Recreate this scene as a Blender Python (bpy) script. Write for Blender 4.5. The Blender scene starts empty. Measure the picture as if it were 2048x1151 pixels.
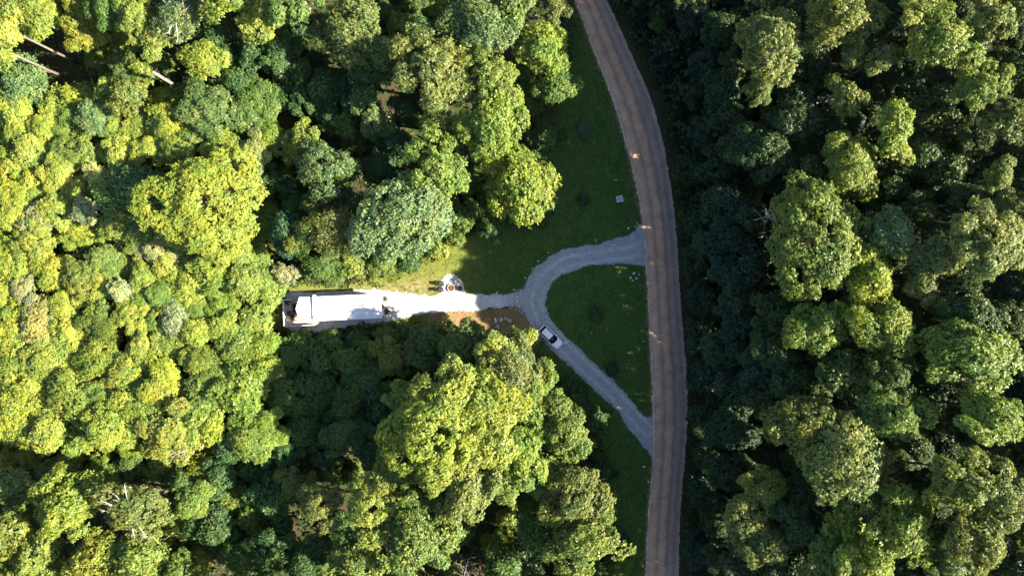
import bpy, bmesh, math, random
import numpy as np
from mathutils import Vector, Matrix

# ------------------------------------------------------------------ camera, sky, sun, exposure
S = bpy.context.scene
CAM_H = 120.0
cam_d = bpy.data.cameras.new("camera"); cam = bpy.data.objects.new("camera", cam_d)
S.collection.objects.link(cam); S.camera = cam
cam.location = (0, 0, CAM_H); cam.rotation_euler = (0, 0, 0)
cam_d.sensor_width = 36.0; cam_d.lens = 24.0; cam_d.clip_start = 1.0; cam_d.clip_end = 6000.0

SUN_EL, SUN_AZ = 30.0, -9.0          # elevation; direction towards the sun measured from +X (photo right), degrees
w = bpy.data.worlds.new("World"); S.world = w; w.use_nodes = True
wn = w.node_tree.nodes; wn.clear()
sky = wn.new("ShaderNodeTexSky"); sky.sky_type = 'NISHITA'; sky.sun_disc = False
sky.sun_elevation = math.radians(SUN_EL); sky.sun_rotation = math.radians(90.0 - SUN_AZ)
bg = wn.new("ShaderNodeBackground"); bg.inputs[1].default_value = 0.058
wo = wn.new("ShaderNodeOutputWorld")
w.node_tree.links.new(sky.outputs[0], bg.inputs[0]); w.node_tree.links.new(bg.outputs[0], wo.inputs[0])
sl = bpy.data.lights.new("sun", 'SUN'); sl.energy = 5.0; sl.angle = math.radians(0.5); sl.color = (1.0, 0.90, 0.72)
so = bpy.data.objects.new("sun", sl); S.collection.objects.link(so)
ce, se = math.cos(math.radians(SUN_EL)), math.sin(math.radians(SUN_EL))
ca, sa = math.cos(math.radians(SUN_AZ)), math.sin(math.radians(SUN_AZ))
so.rotation_euler = Vector((ce * ca, ce * sa, se)).to_track_quat('Z', 'Y').to_euler()
S.view_settings.view_transform = 'Standard'; S.view_settings.look = 'None'
S.view_settings.exposure = 2.6; S.view_settings.gamma = 1.0
S.render.engine = 'CYCLES'
cy = S.cycles
cy.max_bounces = 6; cy.diffuse_bounces = 3; cy.glossy_bounces = 2; cy.transmission_bounces = 3; cy.transparent_max_bounces = 4
cy.caustics_reflective = False; cy.caustics_refractive = False

# ------------------------------------------------------------------ small helpers
PXM = 180.0 / 2048.0                  # metres per photo pixel on the ground
def W(px, py, z=0.0):
    k = PXM * (CAM_H - z) / CAM_H
    return ((px - 1024.0) * k, (575.5 - py) * k)

def smooth(a, b, t):
    t = np.clip((t - a) / (b - a), 0, 1); return t * t * (3 - 2 * t)

def hash2(ix, iy, seed):
    n = (ix * 374761393 + iy * 668265263 + seed * 982451653) & 0xffffffff
    n = ((n ^ (n >> 13)) * 1274126177) & 0xffffffff
    return ((n ^ (n >> 16)) & 0xffff) / 65535.0
def vnoise(x, y, seed=0):
    x = np.asarray(x, float); y = np.asarray(y, float)
    ix = np.floor(x).astype(np.int64); iy = np.floor(y).astype(np.int64)
    fx = x - ix; fy = y - iy; fx = fx * fx * (3 - 2 * fx); fy = fy * fy * (3 - 2 * fy)
    a = hash2(ix, iy, seed); b = hash2(ix + 1, iy, seed); c = hash2(ix, iy + 1, seed); d = hash2(ix + 1, iy + 1, seed)
    return (a * (1 - fx) + b * fx) * (1 - fy) + (c * (1 - fx) + d * fx) * fy
def fbm(x, y, seed=0, o=4):
    v = 0; a = 0.5
    for i in range(o):
        v = v + a * vnoise(x * 2 ** i, y * 2 ** i, seed + i * 17); a *= .5
    return v / (1 - .5 ** o)          # about 0..1

# road edges in photo pixels (left, right) by row
ROAD = [(-900, 640, 720), (-500, 860, 935), (-250, 1000, 1070), (-100, 1090, 1158), (0, 1151, 1214), (100, 1186, 1259), (200, 1226, 1304), (300, 1255, 1330), (400, 1279, 1346),
        (480, 1289, 1354), (575, 1295, 1359), (660, 1298, 1366), (750, 1303, 1374), (840, 1306, 1376), (920, 1306, 1369),
        (1000, 1298, 1362), (1080, 1293, 1358), (1151, 1291, 1357), (1300, 1288, 1354), (1700, 1275, 1340), (2200, 1255, 1320)]
_ry = np.array([(575.5 - r[0]) * PXM for r in ROAD])[::-1]
_rl = np.array([(r[1] - 1024) * PXM for r in ROAD])[::-1]
_rr = np.array([(r[2] - 1024) * PXM for r in ROAD])[::-1]
_yy = np.arange(_ry[0], _ry[-1], .5); _kk = np.exp(-np.linspace(-2, 2, 25) ** 2); _kk /= _kk.sum()
def _sm(v): return np.convolve(np.pad(np.interp(_yy, _ry, v), 12, mode='edge'), _kk, 'valid')
_sl, _sr = _sm(_rl), _sm(_rr)
def road_l(y): return np.interp(y, _yy, _sl)
def road_r(y): return np.interp(y, _yy, _sr)

def height(x, y):
    x = np.asarray(x, float); y = np.asarray(y, float)
    d = x - (road_r(y) + 2.0)
    z = 13.0 * smooth(0, 48, d) + 6 * smooth(40, 200, d)
    dl = -44.0 - x
    z = z - 4.0 * smooth(0, 60, dl) - 6 * smooth(50, 300, dl)
    amt = np.clip(np.maximum(smooth(1, 8, d), smooth(0, 8, dl)), 0, 1)
    z = z + amt * (fbm(x / 9.0, y / 9.0, 5, 3) - .5) * 1.6
    return z

def mesh_from(name, V, F, mats=(), attrs=None, smoothed=False):
    me = bpy.data.meshes.new(name)
    V = np.asarray(V, np.float32); F = np.asarray(F, np.int32)
    me.vertices.add(len(V)); me.vertices.foreach_set("co", V.ravel())
    k = F.shape[1]
    me.loops.add(F.size); me.loops.foreach_set("vertex_index", F.ravel())
    me.polygons.add(len(F)); me.polygons.foreach_set("loop_start", np.arange(0, F.size, k, dtype=np.int32))
    if attrs:
        for n, a in attrs.items():
            at = me.attributes.new(n, 'FLOAT', 'POINT'); at.data.foreach_set("value", np.asarray(a, np.float32))
    for m in mats: me.materials.append(m)
    if smoothed: me.polygons.foreach_set("use_smooth", np.ones(len(F), bool))
    me.update(); me.validate()
    return me

def link(name, me, parent=None, loc=(0, 0, 0), rz=0.0):
    o = bpy.data.objects.new(name, me); S.collection.objects.link(o)
    o.location = loc; o.rotation_euler = (0, 0, rz)
    if parent: o.parent = parent
    return o
def tag(o, label, cat, group=None, kind=None):
    if kind: o['kind'] = kind
    if label: o['label'] = label
    if cat: o['category'] = cat
    if group: o['group'] = group
    return o

class MB:
    """collects primitives into one mesh"""
    def __init__(s): s.bm = bmesh.new()
    def box(s, c, d, rz=0, rx=0, ry=0, bev=0.0):
        m = Matrix.Translation(c) @ Matrix.Rotation(rz, 4, 'Z') @ Matrix.Rotation(ry, 4, 'Y') @ Matrix.Rotation(rx, 4, 'X') @ Matrix.Diagonal((d[0], d[1], d[2], 1))
        r = bmesh.ops.create_cube(s.bm, size=1.0, matrix=m)
        if bev:
            es = list({e for v in r['verts'] for e in v.link_edges})
            bmesh.ops.bevel(s.bm, geom=es, offset=bev, segments=2, affect='EDGES', profile=.5)
        return s
    def tube(s, pts, rads, n=8, cap=True):
        P = [Vector(p) for p in pts]; rings = []
        for i, p in enumerate(P):
            t = (P[min(i + 1, len(P) - 1)] - P[max(i - 1, 0)]).normalized()
            a = Vector((0, 0, 1)) if abs(t.z) < .9 else Vector((1, 0, 0))
            u = t.cross(a).normalized(); v = t.cross(u)
            rings.append([s.bm.verts.new(p + (u * math.cos(2 * math.pi * k / n) + v * math.sin(2 * math.pi * k / n)) * rads[i]) for k in range(n)])
        for i in range(len(rings) - 1):
            for k in range(n):
                s.bm.faces.new((rings[i][k], rings[i][(k + 1) % n], rings[i + 1][(k + 1) % n], rings[i + 1][k]))
        if cap:
            s.bm.faces.new(rings[0][::-1]); s.bm.faces.new(rings[-1])
        return s
    def face(s, pts): s.bm.faces.new([s.bm.verts.new(p) for p in pts]); return s
    def rings(s, R, closed=True, cap0=False, cap1=False):
        rv = [[s.bm.verts.new(p) for p in r] for r in R]; n = len(rv[0])
        for i in range(len(rv) - 1):
            for k in range(n if closed else n - 1):
                s.bm.faces.new((rv[i][k], rv[i][(k + 1) % n], rv[i + 1][(k + 1) % n], rv[i + 1][k]))
        if cap0: s.bm.faces.new(rv[0][::-1])
        if cap1: s.bm.faces.new(rv[-1])
        return s
    def mesh(s, name, mat, smoothed=False):
        bmesh.ops.recalc_face_normals(s.bm, faces=s.bm.faces)
        me = bpy.data.meshes.new(name); s.bm.to_mesh(me); s.bm.free(); me.materials.append(mat)
        if smoothed:
            for p in me.polygons: p.use_smooth = True
        return me
    def build(s, name, mat, parent=None, loc=(0, 0, 0), rz=0, smoothed=False):
        return link(name, s.mesh(name, mat, smoothed), parent, loc, rz)
def empty(name, loc, rz=0):
    o = bpy.data.objects.new(name, None); S.collection.objects.link(o); o.location = loc; o.rotation_euler = (0, 0, rz); o.empty_display_size = .3
    return o
def copy_tree(o, parent=None):
    c = o.copy(); S.collection.objects.link(c)
    if parent: c.parent = parent
    for ch in list(o.children): copy_tree(ch, c)
    return c

# ------------------------------------------------------------------ materials
class NT:
    def __init__(s, name):
        s.m = bpy.data.materials.new(name); s.m.use_nodes = True; s.t = s.m.node_tree; s.t.nodes.clear()
        s.out = s.n("ShaderNodeOutputMaterial")
    def n(s, typ, **kw):
        x = s.t.nodes.new(typ)
        for k, v in kw.items(): setattr(x, k, v)
        return x
    def l(s, a, b): s.t.links.new(a, b)
    def pos(s): return s.n("ShaderNodeNewGeometry").outputs['Position']
    def noise(s, scale, detail=4, rough=.6, vec=None):
        x = s.n("ShaderNodeTexNoise"); x.inputs['Scale'].default_value = scale; x.inputs['Detail'].default_value = detail; x.inputs['Roughness'].default_value = rough
        s.l(vec if vec else s.pos(), x.inputs['Vector']); return x.outputs['Fac']
    def ramp(s, fac, stops):
        x = s.n("ShaderNodeValToRGB"); e = x.color_ramp.elements
        while len(e) < len(stops): e.new(.5)
        for i, (p, c) in enumerate(stops):
            e[i].position = p; e[i].color = tuple(c) + (1,) if len(c) == 3 else c
        s.l(fac, x.inputs[0]); return x.outputs[0]
    def attr(s, name): return s.n("ShaderNodeAttribute", attribute_name=name).outputs['Fac']
    def mix(s, fac, a, b, mode='MIX'):
        x = s.n("ShaderNodeMix", data_type='RGBA', blend_type=mode)
        for sock, v in ((x.inputs[0], fac), (x.inputs[6], a), (x.inputs[7], b)):
            if hasattr(v, 'is_linked'): s.l(v, sock)
            else: sock.default_value = v if not isinstance(v, tuple) or len(v) == 4 else v + (1,)
        return x.outputs[2]
    def math(s, op, a, b=0.0, clamp=False):
        x = s.n("ShaderNodeMath", operation=op, use_clamp=clamp)
        for sock, v in ((x.inputs[0], a), (x.inputs[1], b)):
            if hasattr(v, 'is_linked'): s.l(v, sock)
            else: sock.default_value = v
        return x.outputs[0]
    def bsdf(s, col, rough=.8, spec=.3, metal=0.0, bump=None, bstr=.3, bdist=.05):
        p = s.n("ShaderNodeBsdfPrincipled")
        if hasattr(col, 'is_linked'): s.l(col, p.inputs['Base Color'])
        else: p.inputs['Base Color'].default_value = tuple(col) + (1,)
        p.inputs['Roughness'].default_value = rough; p.inputs['Specular IOR Level'].default_value = spec; p.inputs['Metallic'].default_value = metal
        if bump is not None:
            b = s.n("ShaderNodeBump"); b.inputs['Strength'].default_value = bstr; b.inputs['Distance'].default_value = bdist
            s.l(bump, b.inputs['Height']); s.l(b.outputs[0], p.inputs['Normal'])
        s.l(p.outputs[0], s.out.inputs[0]); return s.m

def plain(name, col, rough=.6, spec=.3, metal=0.0, var=.12, scale=6.0):
    t = NT(name)
    c = t.ramp(t.noise(scale, 4), [(.3, tuple(x * (1 - var) for x in col)), (.7, tuple(min(1, x * (1 + var)) for x in col))])
    return t.bsdf(c, rough, spec, metal)

def leaf_mat(name, gain=1.0):
    t = NT(name)
    oc = t.n("ShaderNodeObjectInfo").outputs['Color']
    lv = t.attr("lv")
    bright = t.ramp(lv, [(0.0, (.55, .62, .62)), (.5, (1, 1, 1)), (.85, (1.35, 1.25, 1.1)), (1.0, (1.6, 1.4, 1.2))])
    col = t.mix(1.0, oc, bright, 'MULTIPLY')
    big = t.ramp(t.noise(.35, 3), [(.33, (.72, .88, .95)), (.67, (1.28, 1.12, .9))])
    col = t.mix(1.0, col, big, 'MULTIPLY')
    p = t.n("ShaderNodeBsdfPrincipled"); t.l(col, p.inputs['Base Color']); p.inputs['Roughness'].default_value = .5; p.inputs['Specular IOR Level'].default_value = .35
    tr = t.n("ShaderNodeBsdfTranslucent"); t.l(t.mix(1.0, col, (1.2, 1.15, .6, 1), 'MULTIPLY'), tr.inputs[0])
    ms = t.n("ShaderNodeMixShader"); ms.inputs[0].default_value = .38
    t.l(p.outputs[0], ms.inputs[1]); t.l(tr.outputs[0], ms.inputs[2]); t.l(ms.outputs[0], t.out.inputs[0])
    return t.m
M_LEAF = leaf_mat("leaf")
def bark(name, col):
    t = NT(name); n = t.noise(3.0, 6, .7)
    return t.bsdf(t.ramp(n, [(.3, tuple(x * .55 for x in col)), (.7, tuple(x * 1.3 for x in col))]), .9, .1, bump=n, bstr=.6)
M_BARK = bark("bark", (.09, .075, .06)); M_PALEBARK = bark("pale_bark", (.15, .125, .10)); M_DEAD = bark("dead_wood", (.17, .145, .125)); M_TWIG = bark("bleached_twig", (.42, .37, .32)); M_RED = bark("red_dead_wood", (.28, .15, .10))

def m_floor():
    t = NT("forest_floor"); a = t.noise(.4, 5); b = t.noise(5.0, 6, .75)
    c1 = t.ramp(b, [(.3, (.022, .018, .012)), (.55, (.055, .042, .026)), (.75, (.11, .08, .05))])
    c2 = t.ramp(b, [(.3, (.012, .022, .008)), (.7, (.045, .065, .02))])
    return t.bsdf(t.mix(t.ramp(a, [(.42, (0, 0, 0)), (.58, (1, 1, 1))]), c1, c2), .95, .1, bump=b, bstr=.6, bdist=.1)
def m_lawn():
    t = NT("lawn_grass"); f = t.noise(9.0, 6, .8); m = t.noise(.55, 5, .65); dry = t.attr("dry")
    g = t.ramp(f, [(.28, (.015, .043, .008)), (.5, (.035, .080, .015)), (.72, (.075, .130, .030))])
    g2 = t.ramp(f, [(.28, (.035, .058, .012)), (.72, (.10, .125, .030))])
    s = t.ramp(t.noise(2.2, 6, .75), [(.3, (.09, .075, .025)), (.5, (.20, .155, .07)), (.72, (.42, .32, .22))])
    c = t.mix(t.ramp(m, [(.4, (0, 0, 0)), (.68, (.8, .8, .8))]), g, g2)
    c = t.mix(.75, c, t.ramp(t.noise(1.7, 6, .75), [(.3, (.5, .58, .55)), (.5, (1.05, 1.05, 1)), (.68, (1.9, 1.6, 1.4))]), 'MULTIPLY')
    y3 = t.ramp(f, [(.28, (.07, .085, .015)), (.5, (.125, .14, .025)), (.72, (.20, .20, .05))])
    c = t.mix(t.math('ADD', t.attr('sere_sunlit'), t.math('MULTIPLY', t.math('SUBTRACT', t.noise(.8, 5), .5), 1.2), True), c, y3)
    dd = t.math('ADD', dry, t.math('MULTIPLY', t.math('SUBTRACT', t.noise(1.3, 6, .75), .5), 2.4))
    c = t.mix(t.ramp(dd, [(.45, (0, 0, 0)), (.8, (.85, .85, .85))]), c, s)
    return t.bsdf(c, .9, .15, bump=f, bstr=.9, bdist=.12)
def m_gravel():
    t = NT("pale_gravel"); f = t.noise(11.0, 7, .85); v = t.n("ShaderNodeTexVoronoi"); v.inputs['Scale'].default_value = 9.0; t.l(t.pos(), v.inputs['Vector'])
    g = t.ramp(f, [(.30, (.12, .12, .13)), (.44, (.24, .24, .25)), (.56, (.37, .37, .37)), (.70, (.58, .57, .56))])
    g = t.mix(.25, g, t.ramp(v.outputs['Color'], [(.1, (.35, .35, .36)), (.9, (1.35, 1.35, 1.33))]), 'MULTIPLY')
    g = t.mix(.8, g, t.ramp(t.noise(1.1, 5, .65), [(.32, (.82, .82, .83)), (.68, (1.12, 1.12, 1.11))]), 'MULTIPLY')
    d = t.ramp(f, [(.3, (.15, .115, .09)), (.7, (.42, .33, .28))])
    g = t.mix(t.attr('track'), g, t.mix(1.0, g, (1.45, 1.38, 1.3, 1), 'MULTIPLY'))
    br = t.attr("dirt"); dd = t.math('ADD', br, t.math('MULTIPLY', t.math('SUBTRACT', t.noise(.9, 6, .7), .5), 2.2))
    c = t.mix(t.ramp(dd, [(.5, (0, 0, 0)), (.95, (.75, .75, .75))]), g, d)
    pale = t.math('ADD', t.attr('pale'), t.math('MULTIPLY', t.math('SUBTRACT', t.noise(1.5, 5), .5), .6), True)
    c = t.mix(pale, c, t.mix(1.0, c, (1.6, 1.58, 1.52, 1), 'MULTIPLY'))
    return t.bsdf(c, .95, .1, bump=f, bstr=.45, bdist=.06)
def m_road():
    t = NT("dirt_road"); u = t.attr("u"); 
    n = t.noise(.7, 6, .7); xs = t.n("ShaderNodeSeparateXYZ"); t.l(t.pos(), xs.inputs[0]); sp = t.n("ShaderNodeCombineXYZ"); t.l(t.math('MULTIPLY', u, 14.0), sp.inputs[0]); t.l(t.math('MULTIPLY', xs.outputs['Y'], .16), sp.inputs[1])
    st = t.mix(.5, t.noise(1.0, 6, .75, sp.outputs[0]), t.noise(1.6, 6, .75)); f = t.noise(8.0, 7, .85)
    uu = t.math('ADD', u, t.math('MULTIPLY', t.math('SUBTRACT', n, .5), .22))
    c = t.ramp(uu, [(0.0, (0.670, 0.444, 0.330)), (.05, (0.434, 0.286, 0.218)), (.14, (0.551, 0.341, 0.231)), (.24, (0.492, 0.300, 0.204)), (.33, (0.325, 0.213, 0.158)), (.42, (0.530, 0.325, 0.211)),
                    (.54, (0.492, 0.300, 0.204)), (.62, (0.256, 0.181, 0.146)), (.74, (0.373, 0.261, 0.204)), (.86, (0.256, 0.190, 0.165)), (.95, (0.393, 0.286, 0.243))])
    c = t.mix(.45, c, t.ramp(st, [(.3, (.62, .62, .64)), (.7, (1.3, 1.25, 1.2))]), 'MULTIPLY')
    c = t.mix(.8, c, t.ramp(f, [(.3, (.6, .6, .62)), (.7, (1.3, 1.3, 1.28))]), 'MULTIPLY')
    c = t.mix(.7, c, t.ramp(t.noise(.45, 7, .72), [(.33, (.7, .7, .73)), (.5, (1, 1, 1)), (.66, (1.3, 1.27, 1.22))]), 'MULTIPLY')
    return t.bsdf(c, .95, .1, bump=f, bstr=.7, bdist=.06)
def m_dirt():
    t = NT("bare_dirt"); f = t.noise(4.0, 7, .8); a = t.noise(.7, 5, .7)
    c = t.ramp(f, [(.28, (.07, .042, .022)), (.5, (.19, .118, .058)), (.75, (.36, .25, .145))])
    c2 = t.ramp(f, [(.3, (.07, .075, .02)), (.7, (.20, .17, .055))])
    return t.bsdf(t.mix(t.ramp(a, [(.45, (0, 0, 0)), (.62, (.75, .75, .75))]), c, c2), .95, .1, bump=f, bstr=.8, bdist=.08)
M_FLOOR, M_LAWN, M_GRAVEL, M_ROAD, M_DIRT = m_floor(), m_lawn(), m_gravel(), m_road(), m_dirt()

# ------------------------------------------------------------------ ground sheets
def axis(lo, hi, step, far, k=10):
    a = np.arange(lo, hi + step * .5, step); g = np.geomspace(step * 4, far, k)
    return np.concatenate([lo - g[::-1], a, hi + g])
gx, gy = axis(-110, 130, .8, 1800), axis(-70, 70, .8, 1800)
X, Y = np.meshgrid(gx, gy); Z = height(X, Y)
nx, ny = len(gx), len(gy)
idx = np.arange(nx * ny).reshape(ny, nx)
F = np.stack([idx[:-1, :-1], idx[:-1, 1:], idx[1:, 1:], idx[1:, :-1]], -1).reshape(-1, 4)
tag(link("ground", mesh_from("ground", np.stack([X, Y, Z], -1).reshape(-1, 3), F, [M_FLOOR], smoothed=True)), None, None, kind='structure')

def spline(pts, n=6):
    P = np.array(pts, float); out = []; N = len(P)
    for i in range(N):
        p0, p1, p2, p3 = P[i - 1], P[i], P[(i + 1) % N], P[(i + 2) % N]
        for k in range(n):
            t = k / n
            out.append(.5 * ((2 * p1) + (-p0 + p2) * t + (2 * p0 - 5 * p1 + 4 * p2 - p3) * t * t + (-p0 + 3 * p1 - 3 * p2 + p3) * t ** 3))
    return np.array(out)
def wpoly(px, n=4):
    q = spline(px, n); return np.stack([(q[:, 0] - 1024) * PXM, (575.5 - q[:, 1]) * PXM], -1)
def sdf(poly, x, y):
    """signed distance, negative inside"""
    x = x.ravel(); y = y.ravel(); d = np.full(x.shape, 1e9); ins = np.zeros(x.shape, bool)
    N = len(poly)
    for i in range(N):
        a = poly[i]; b = poly[(i + 1) % N]; ex, ey = b - a; L = ex * ex + ey * ey + 1e-12
        t = np.clip(((x - a[0]) * ex + (y - a[1]) * ey) / L, 0, 1)
        d = np.minimum(d, np.hypot(x - a[0] - t * ex, y - a[1] - t * ey))
        if a[1] != b[1]:
            c = (a[1] > y) != (b[1] > y); xi = a[0] + (y - a[1]) / (b[1] - a[1]) * ex
            ins ^= c & (x < xi)
    return np.where(ins, -d, d)
def sheet(name, sd_fn, bbox, cell, zoff, mat, amp, nscale, attr_fn, seed=1):
    xs = np.arange(bbox[0], bbox[2], cell); ys = np.arange(bbox[1], bbox[3], cell)
    cx, cyy = np.meshgrid(xs + cell / 2, ys + cell / 2)
    s = sd_fn(cx, cyy).reshape(cx.shape)
    r = (fbm(cx / nscale, cyy / nscale, seed, 4) - .5) * 2 * amp + (hash2((cx / cell).astype(np.int64), (cyy / cell).astype(np.int64), seed) - .5) * amp * .7
    keep = (s + r) < 0
    jj, ii = np.nonzero(keep)
    n1 = len(xs) + 1
    q = np.stack([jj * n1 + ii, jj * n1 + ii + 1, (jj + 1) * n1 + ii + 1, (jj + 1) * n1 + ii], -1)
    u, inv = np.unique(q.ravel(), return_inverse=True)
    vx = bbox[0] + (u % n1) * cell; vy = bbox[1] + (u // n1) * cell
    V = np.stack([vx, vy, height(vx, vy) + zoff], -1)
    o = link(name, mesh_from(name, V, inv.reshape(-1, 4), [mat], attr_fn(vx, vy)))
    return tag(o, None, None, kind='structure')

LAWN = wpoly([(1120, -160), (1146, 0), (1150, 60), (1140, 130), (1115, 200), (1100, 300), (1075, 400), (1030, 440), (960, 462), (895, 480), (850, 515), (790, 548), (700, 572), (600, 572), (552, 590), (540, 620), (552, 656),
              (620, 664), (690, 654), (760, 648), (860, 650), (960, 690), (1050, 690), (1100, 730), (1150, 790), (1190, 850), (1215, 920), (1225, 1000), (1235, 1080), (1250, 1160), (1260, 1300), (1320, 1300),
              (1330, 1151), (1335, 920), (1335, 700), (1325, 500), (1310, 400), (1290, 300), (1260, 200), (1225, 100), (1185, 0), (1130, -160)], 3)
def lawn_sd(x, y): return sdf(LAWN, x, y)
def lawn_attr(x, y):
    d = .62 * np.exp(-(((x - W(760, 0)[0]) / 11) ** 2 + ((y - W(0, 577)[1]) / 1.3) ** 2))
    d += .5 * np.exp(-(((x - W(850, 0)[0]) / 5.5) ** 2 + ((y - W(0, 560)[1]) / 3.2) ** 2))
    rl = road_l(y) - x
    d += .9 * np.exp(-(rl / .55) ** 2)
    sere_sunlit = smooth(W(1010, 0)[0], W(880, 0)[0], x) * .9  # yellower grass: part dryness, part sunlight painted up to the shadow edge
    return {"dry": d, "sere_sunlit": sere_sunlit}
sheet("lawn", lawn_sd, (-44, -66, 30, 66), .25, .03, M_LAWN, .8, 2.0, lawn_attr)
DIRT = wpoly([(858, 630), (900, 622), (930, 620), (1000, 616), (1040, 610), (1064, 640), (1085, 675), (1060, 690), (1000, 668), (950, 676), (900, 662), (865, 650)], 3)
sheet("dirt_ground", lambda x, y: sdf(DIRT, x, y), (-40, -12, 8, -2), .15, .045, M_DIRT, .7, 1.2, lambda x, y: None)
DRIVE = wpoly([(1330, 440), (1288, 449), (1258, 468), (1223, 479), (1188, 488), (1146, 496), (1117, 505), (1092, 518), (1073, 534), (1060, 553), (1047, 574), (1034, 584), (1000, 588), (968, 588), (935, 588),
               (927, 576), (922, 558), (906, 547), (888, 551), (884, 575), (876, 591), (850, 591), (811, 586), (781, 582), (737, 579), (692, 581), (600, 584), (572, 590),
               (570, 640), (588, 662), (633, 662), (690, 653), (740, 646), (790, 638), (830, 630), (880, 624), (930, 621), (965, 617), (1000, 616), (1030, 612), (1050, 626), (1060, 645), (1072, 664), (1088, 681), (1107, 702),
               (1147, 740), (1191, 782), (1231, 815), (1257, 857), (1284, 888), (1304, 910), (1335, 915), (1340, 850), (1306, 836), (1288, 830), (1271, 815), (1244, 777), (1186, 724), (1157, 695), (1128, 668), (1110, 649), (1098, 629), (1092, 612),
               (1093, 594), (1099, 577), (1110, 561), (1127, 548), (1152, 539), (1181, 530), (1219, 528), (1290, 530), (1335, 535)], 3)
TRACK = [(1290, 500), (1200, 512), (1130, 525), (1085, 560), (1072, 600), (1085, 640), (1140, 705), (1220, 780), (1295, 860)]
def track_dirt(x, y):
    P = np.array([W(*p) for p in TRACK]); d = np.full(x.shape, 1e9)
    for a, b in zip(P[:-1], P[1:]):
        e = b - a; t = np.clip(((x - a[0]) * e[0] + (y - a[1]) * e[1]) / (e @ e), 0, 1); d = np.minimum(d, np.hypot(x - a[0] - t * e[0], y - a[1] - t * e[1]))
    c = W(1092, 575); j = W(1290, 500)
    v = .42 * np.exp(-(((x - c[0]) / 2.4) ** 2 + ((y - c[1]) / 2.8) ** 2)) + .6 * np.exp(-(((x - j[0]) / 1.6) ** 2 + ((y - j[1]) / 2.5) ** 2))
    return {"dirt": v + .46 * np.exp(-((d - .8) / .42) ** 2), "track": np.exp(-((d - .85) / .3) ** 2) * (.6 + .4 * fbm(x / 1.5, y / 1.5, 9)), "pale": smooth(W(1045, 0)[0], W(990, 0)[0], x)}
sheet("gravel_driveway", lambda x, y: sdf(DRIVE, x, y), (-41, -31, 27.6, 13), .13, .06, M_GRAVEL, .42, 1.1, track_dirt)
def road_sd(x, y): return np.maximum(road_l(y) - x, x - road_r(y)).ravel()
sheet("road", road_sd, (-35, -140, 33, 128), .16, .08, M_ROAD, .16, .6, lambda x, y: {"u": (x - road_l(y)) / (road_r(y) - road_l(y))})

# ------------------------------------------------------------------ foliage meshes
def leaves_from(C, D, rng, lps, ll, lw, cone=(55, 100), lvbase=None):
    """C spray centres, D spray directions -> leaf rhombs"""
    n = len(C)
    a = np.where(np.abs(D[:, 2:3]) < .9, np.array([[0, 0, 1.]]), np.array([[1., 0, 0]]))
    U = np.cross(D, a); U /= np.linalg.norm(U, axis=1, keepdims=True); Vv = np.cross(D, U)
    ph0 = rng.uniform(0, 6.283, n); Vs = []; LV = []
    for k in range(lps):
        ph = ph0 + 6.283 * k / lps + rng.normal(0, .3, n); th = np.radians(rng.uniform(cone[0], cone[1], n))
        L = (U * np.cos(ph)[:, None] + Vv * np.sin(ph)[:, None]) * np.sin(th)[:, None] + D * np.cos(th)[:, None]
        L = L + np.array([0, 0, -.12]); L /= np.linalg.norm(L, axis=1, keepdims=True)
        Wd = np.cross(L, D); nw = np.linalg.norm(Wd, axis=1, keepdims=True); Wd = Wd / np.maximum(nw, 1e-3)
        tw = rng.normal(0, .45, n)[:, None]; Wd = Wd + D * tw; Wd /= np.linalg.norm(Wd, axis=1, keepdims=True)
        sz = (.5 + rng.uniform(0, 1, n) ** 1.6 * 1.0)[:, None]
        b = C + L * (.05 * ll); mid = b + L * (ll * .5 * sz); tip = b + L * (ll * sz) + np.array([0, 0, -.12 * ll])
        Vs.append(np.stack([b, mid + Wd * (lw * .5) * sz, tip, mid - Wd * (lw * .5) * sz], 1))
        lv = (rng.uniform(0, 1, n) * .5 + (lvbase if lvbase is not None else rng.uniform(0, 1, n)) * .5)
        LV.append(np.repeat(lv[:, None], 4, 1))
    V = np.concatenate(Vs).reshape(-1, 3); LV = np.concatenate(LV).ravel()
    return V, LV
def limb(mb, p0, p1, r0, r1, rng, n=5):
    p0 = np.array(p0, float); p1 = np.array(p1, float); pts = []
    for i in range(4):
        t = i / 3; p = p0 * (1 - t) + p1 * t + np.array([0, 0, -.12 * np.linalg.norm(p1 - p0) * math.sin(math.pi * t) * .5]) + rng.normal(0, .03, 3) * np.linalg.norm(p1 - p0) * (0 < i < 3)
        pts.append(p)
    mb.tube(pts, [r0 * (1 - i / 3) + r1 * i / 3 for i in range(4)], n, cap=False)

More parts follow.
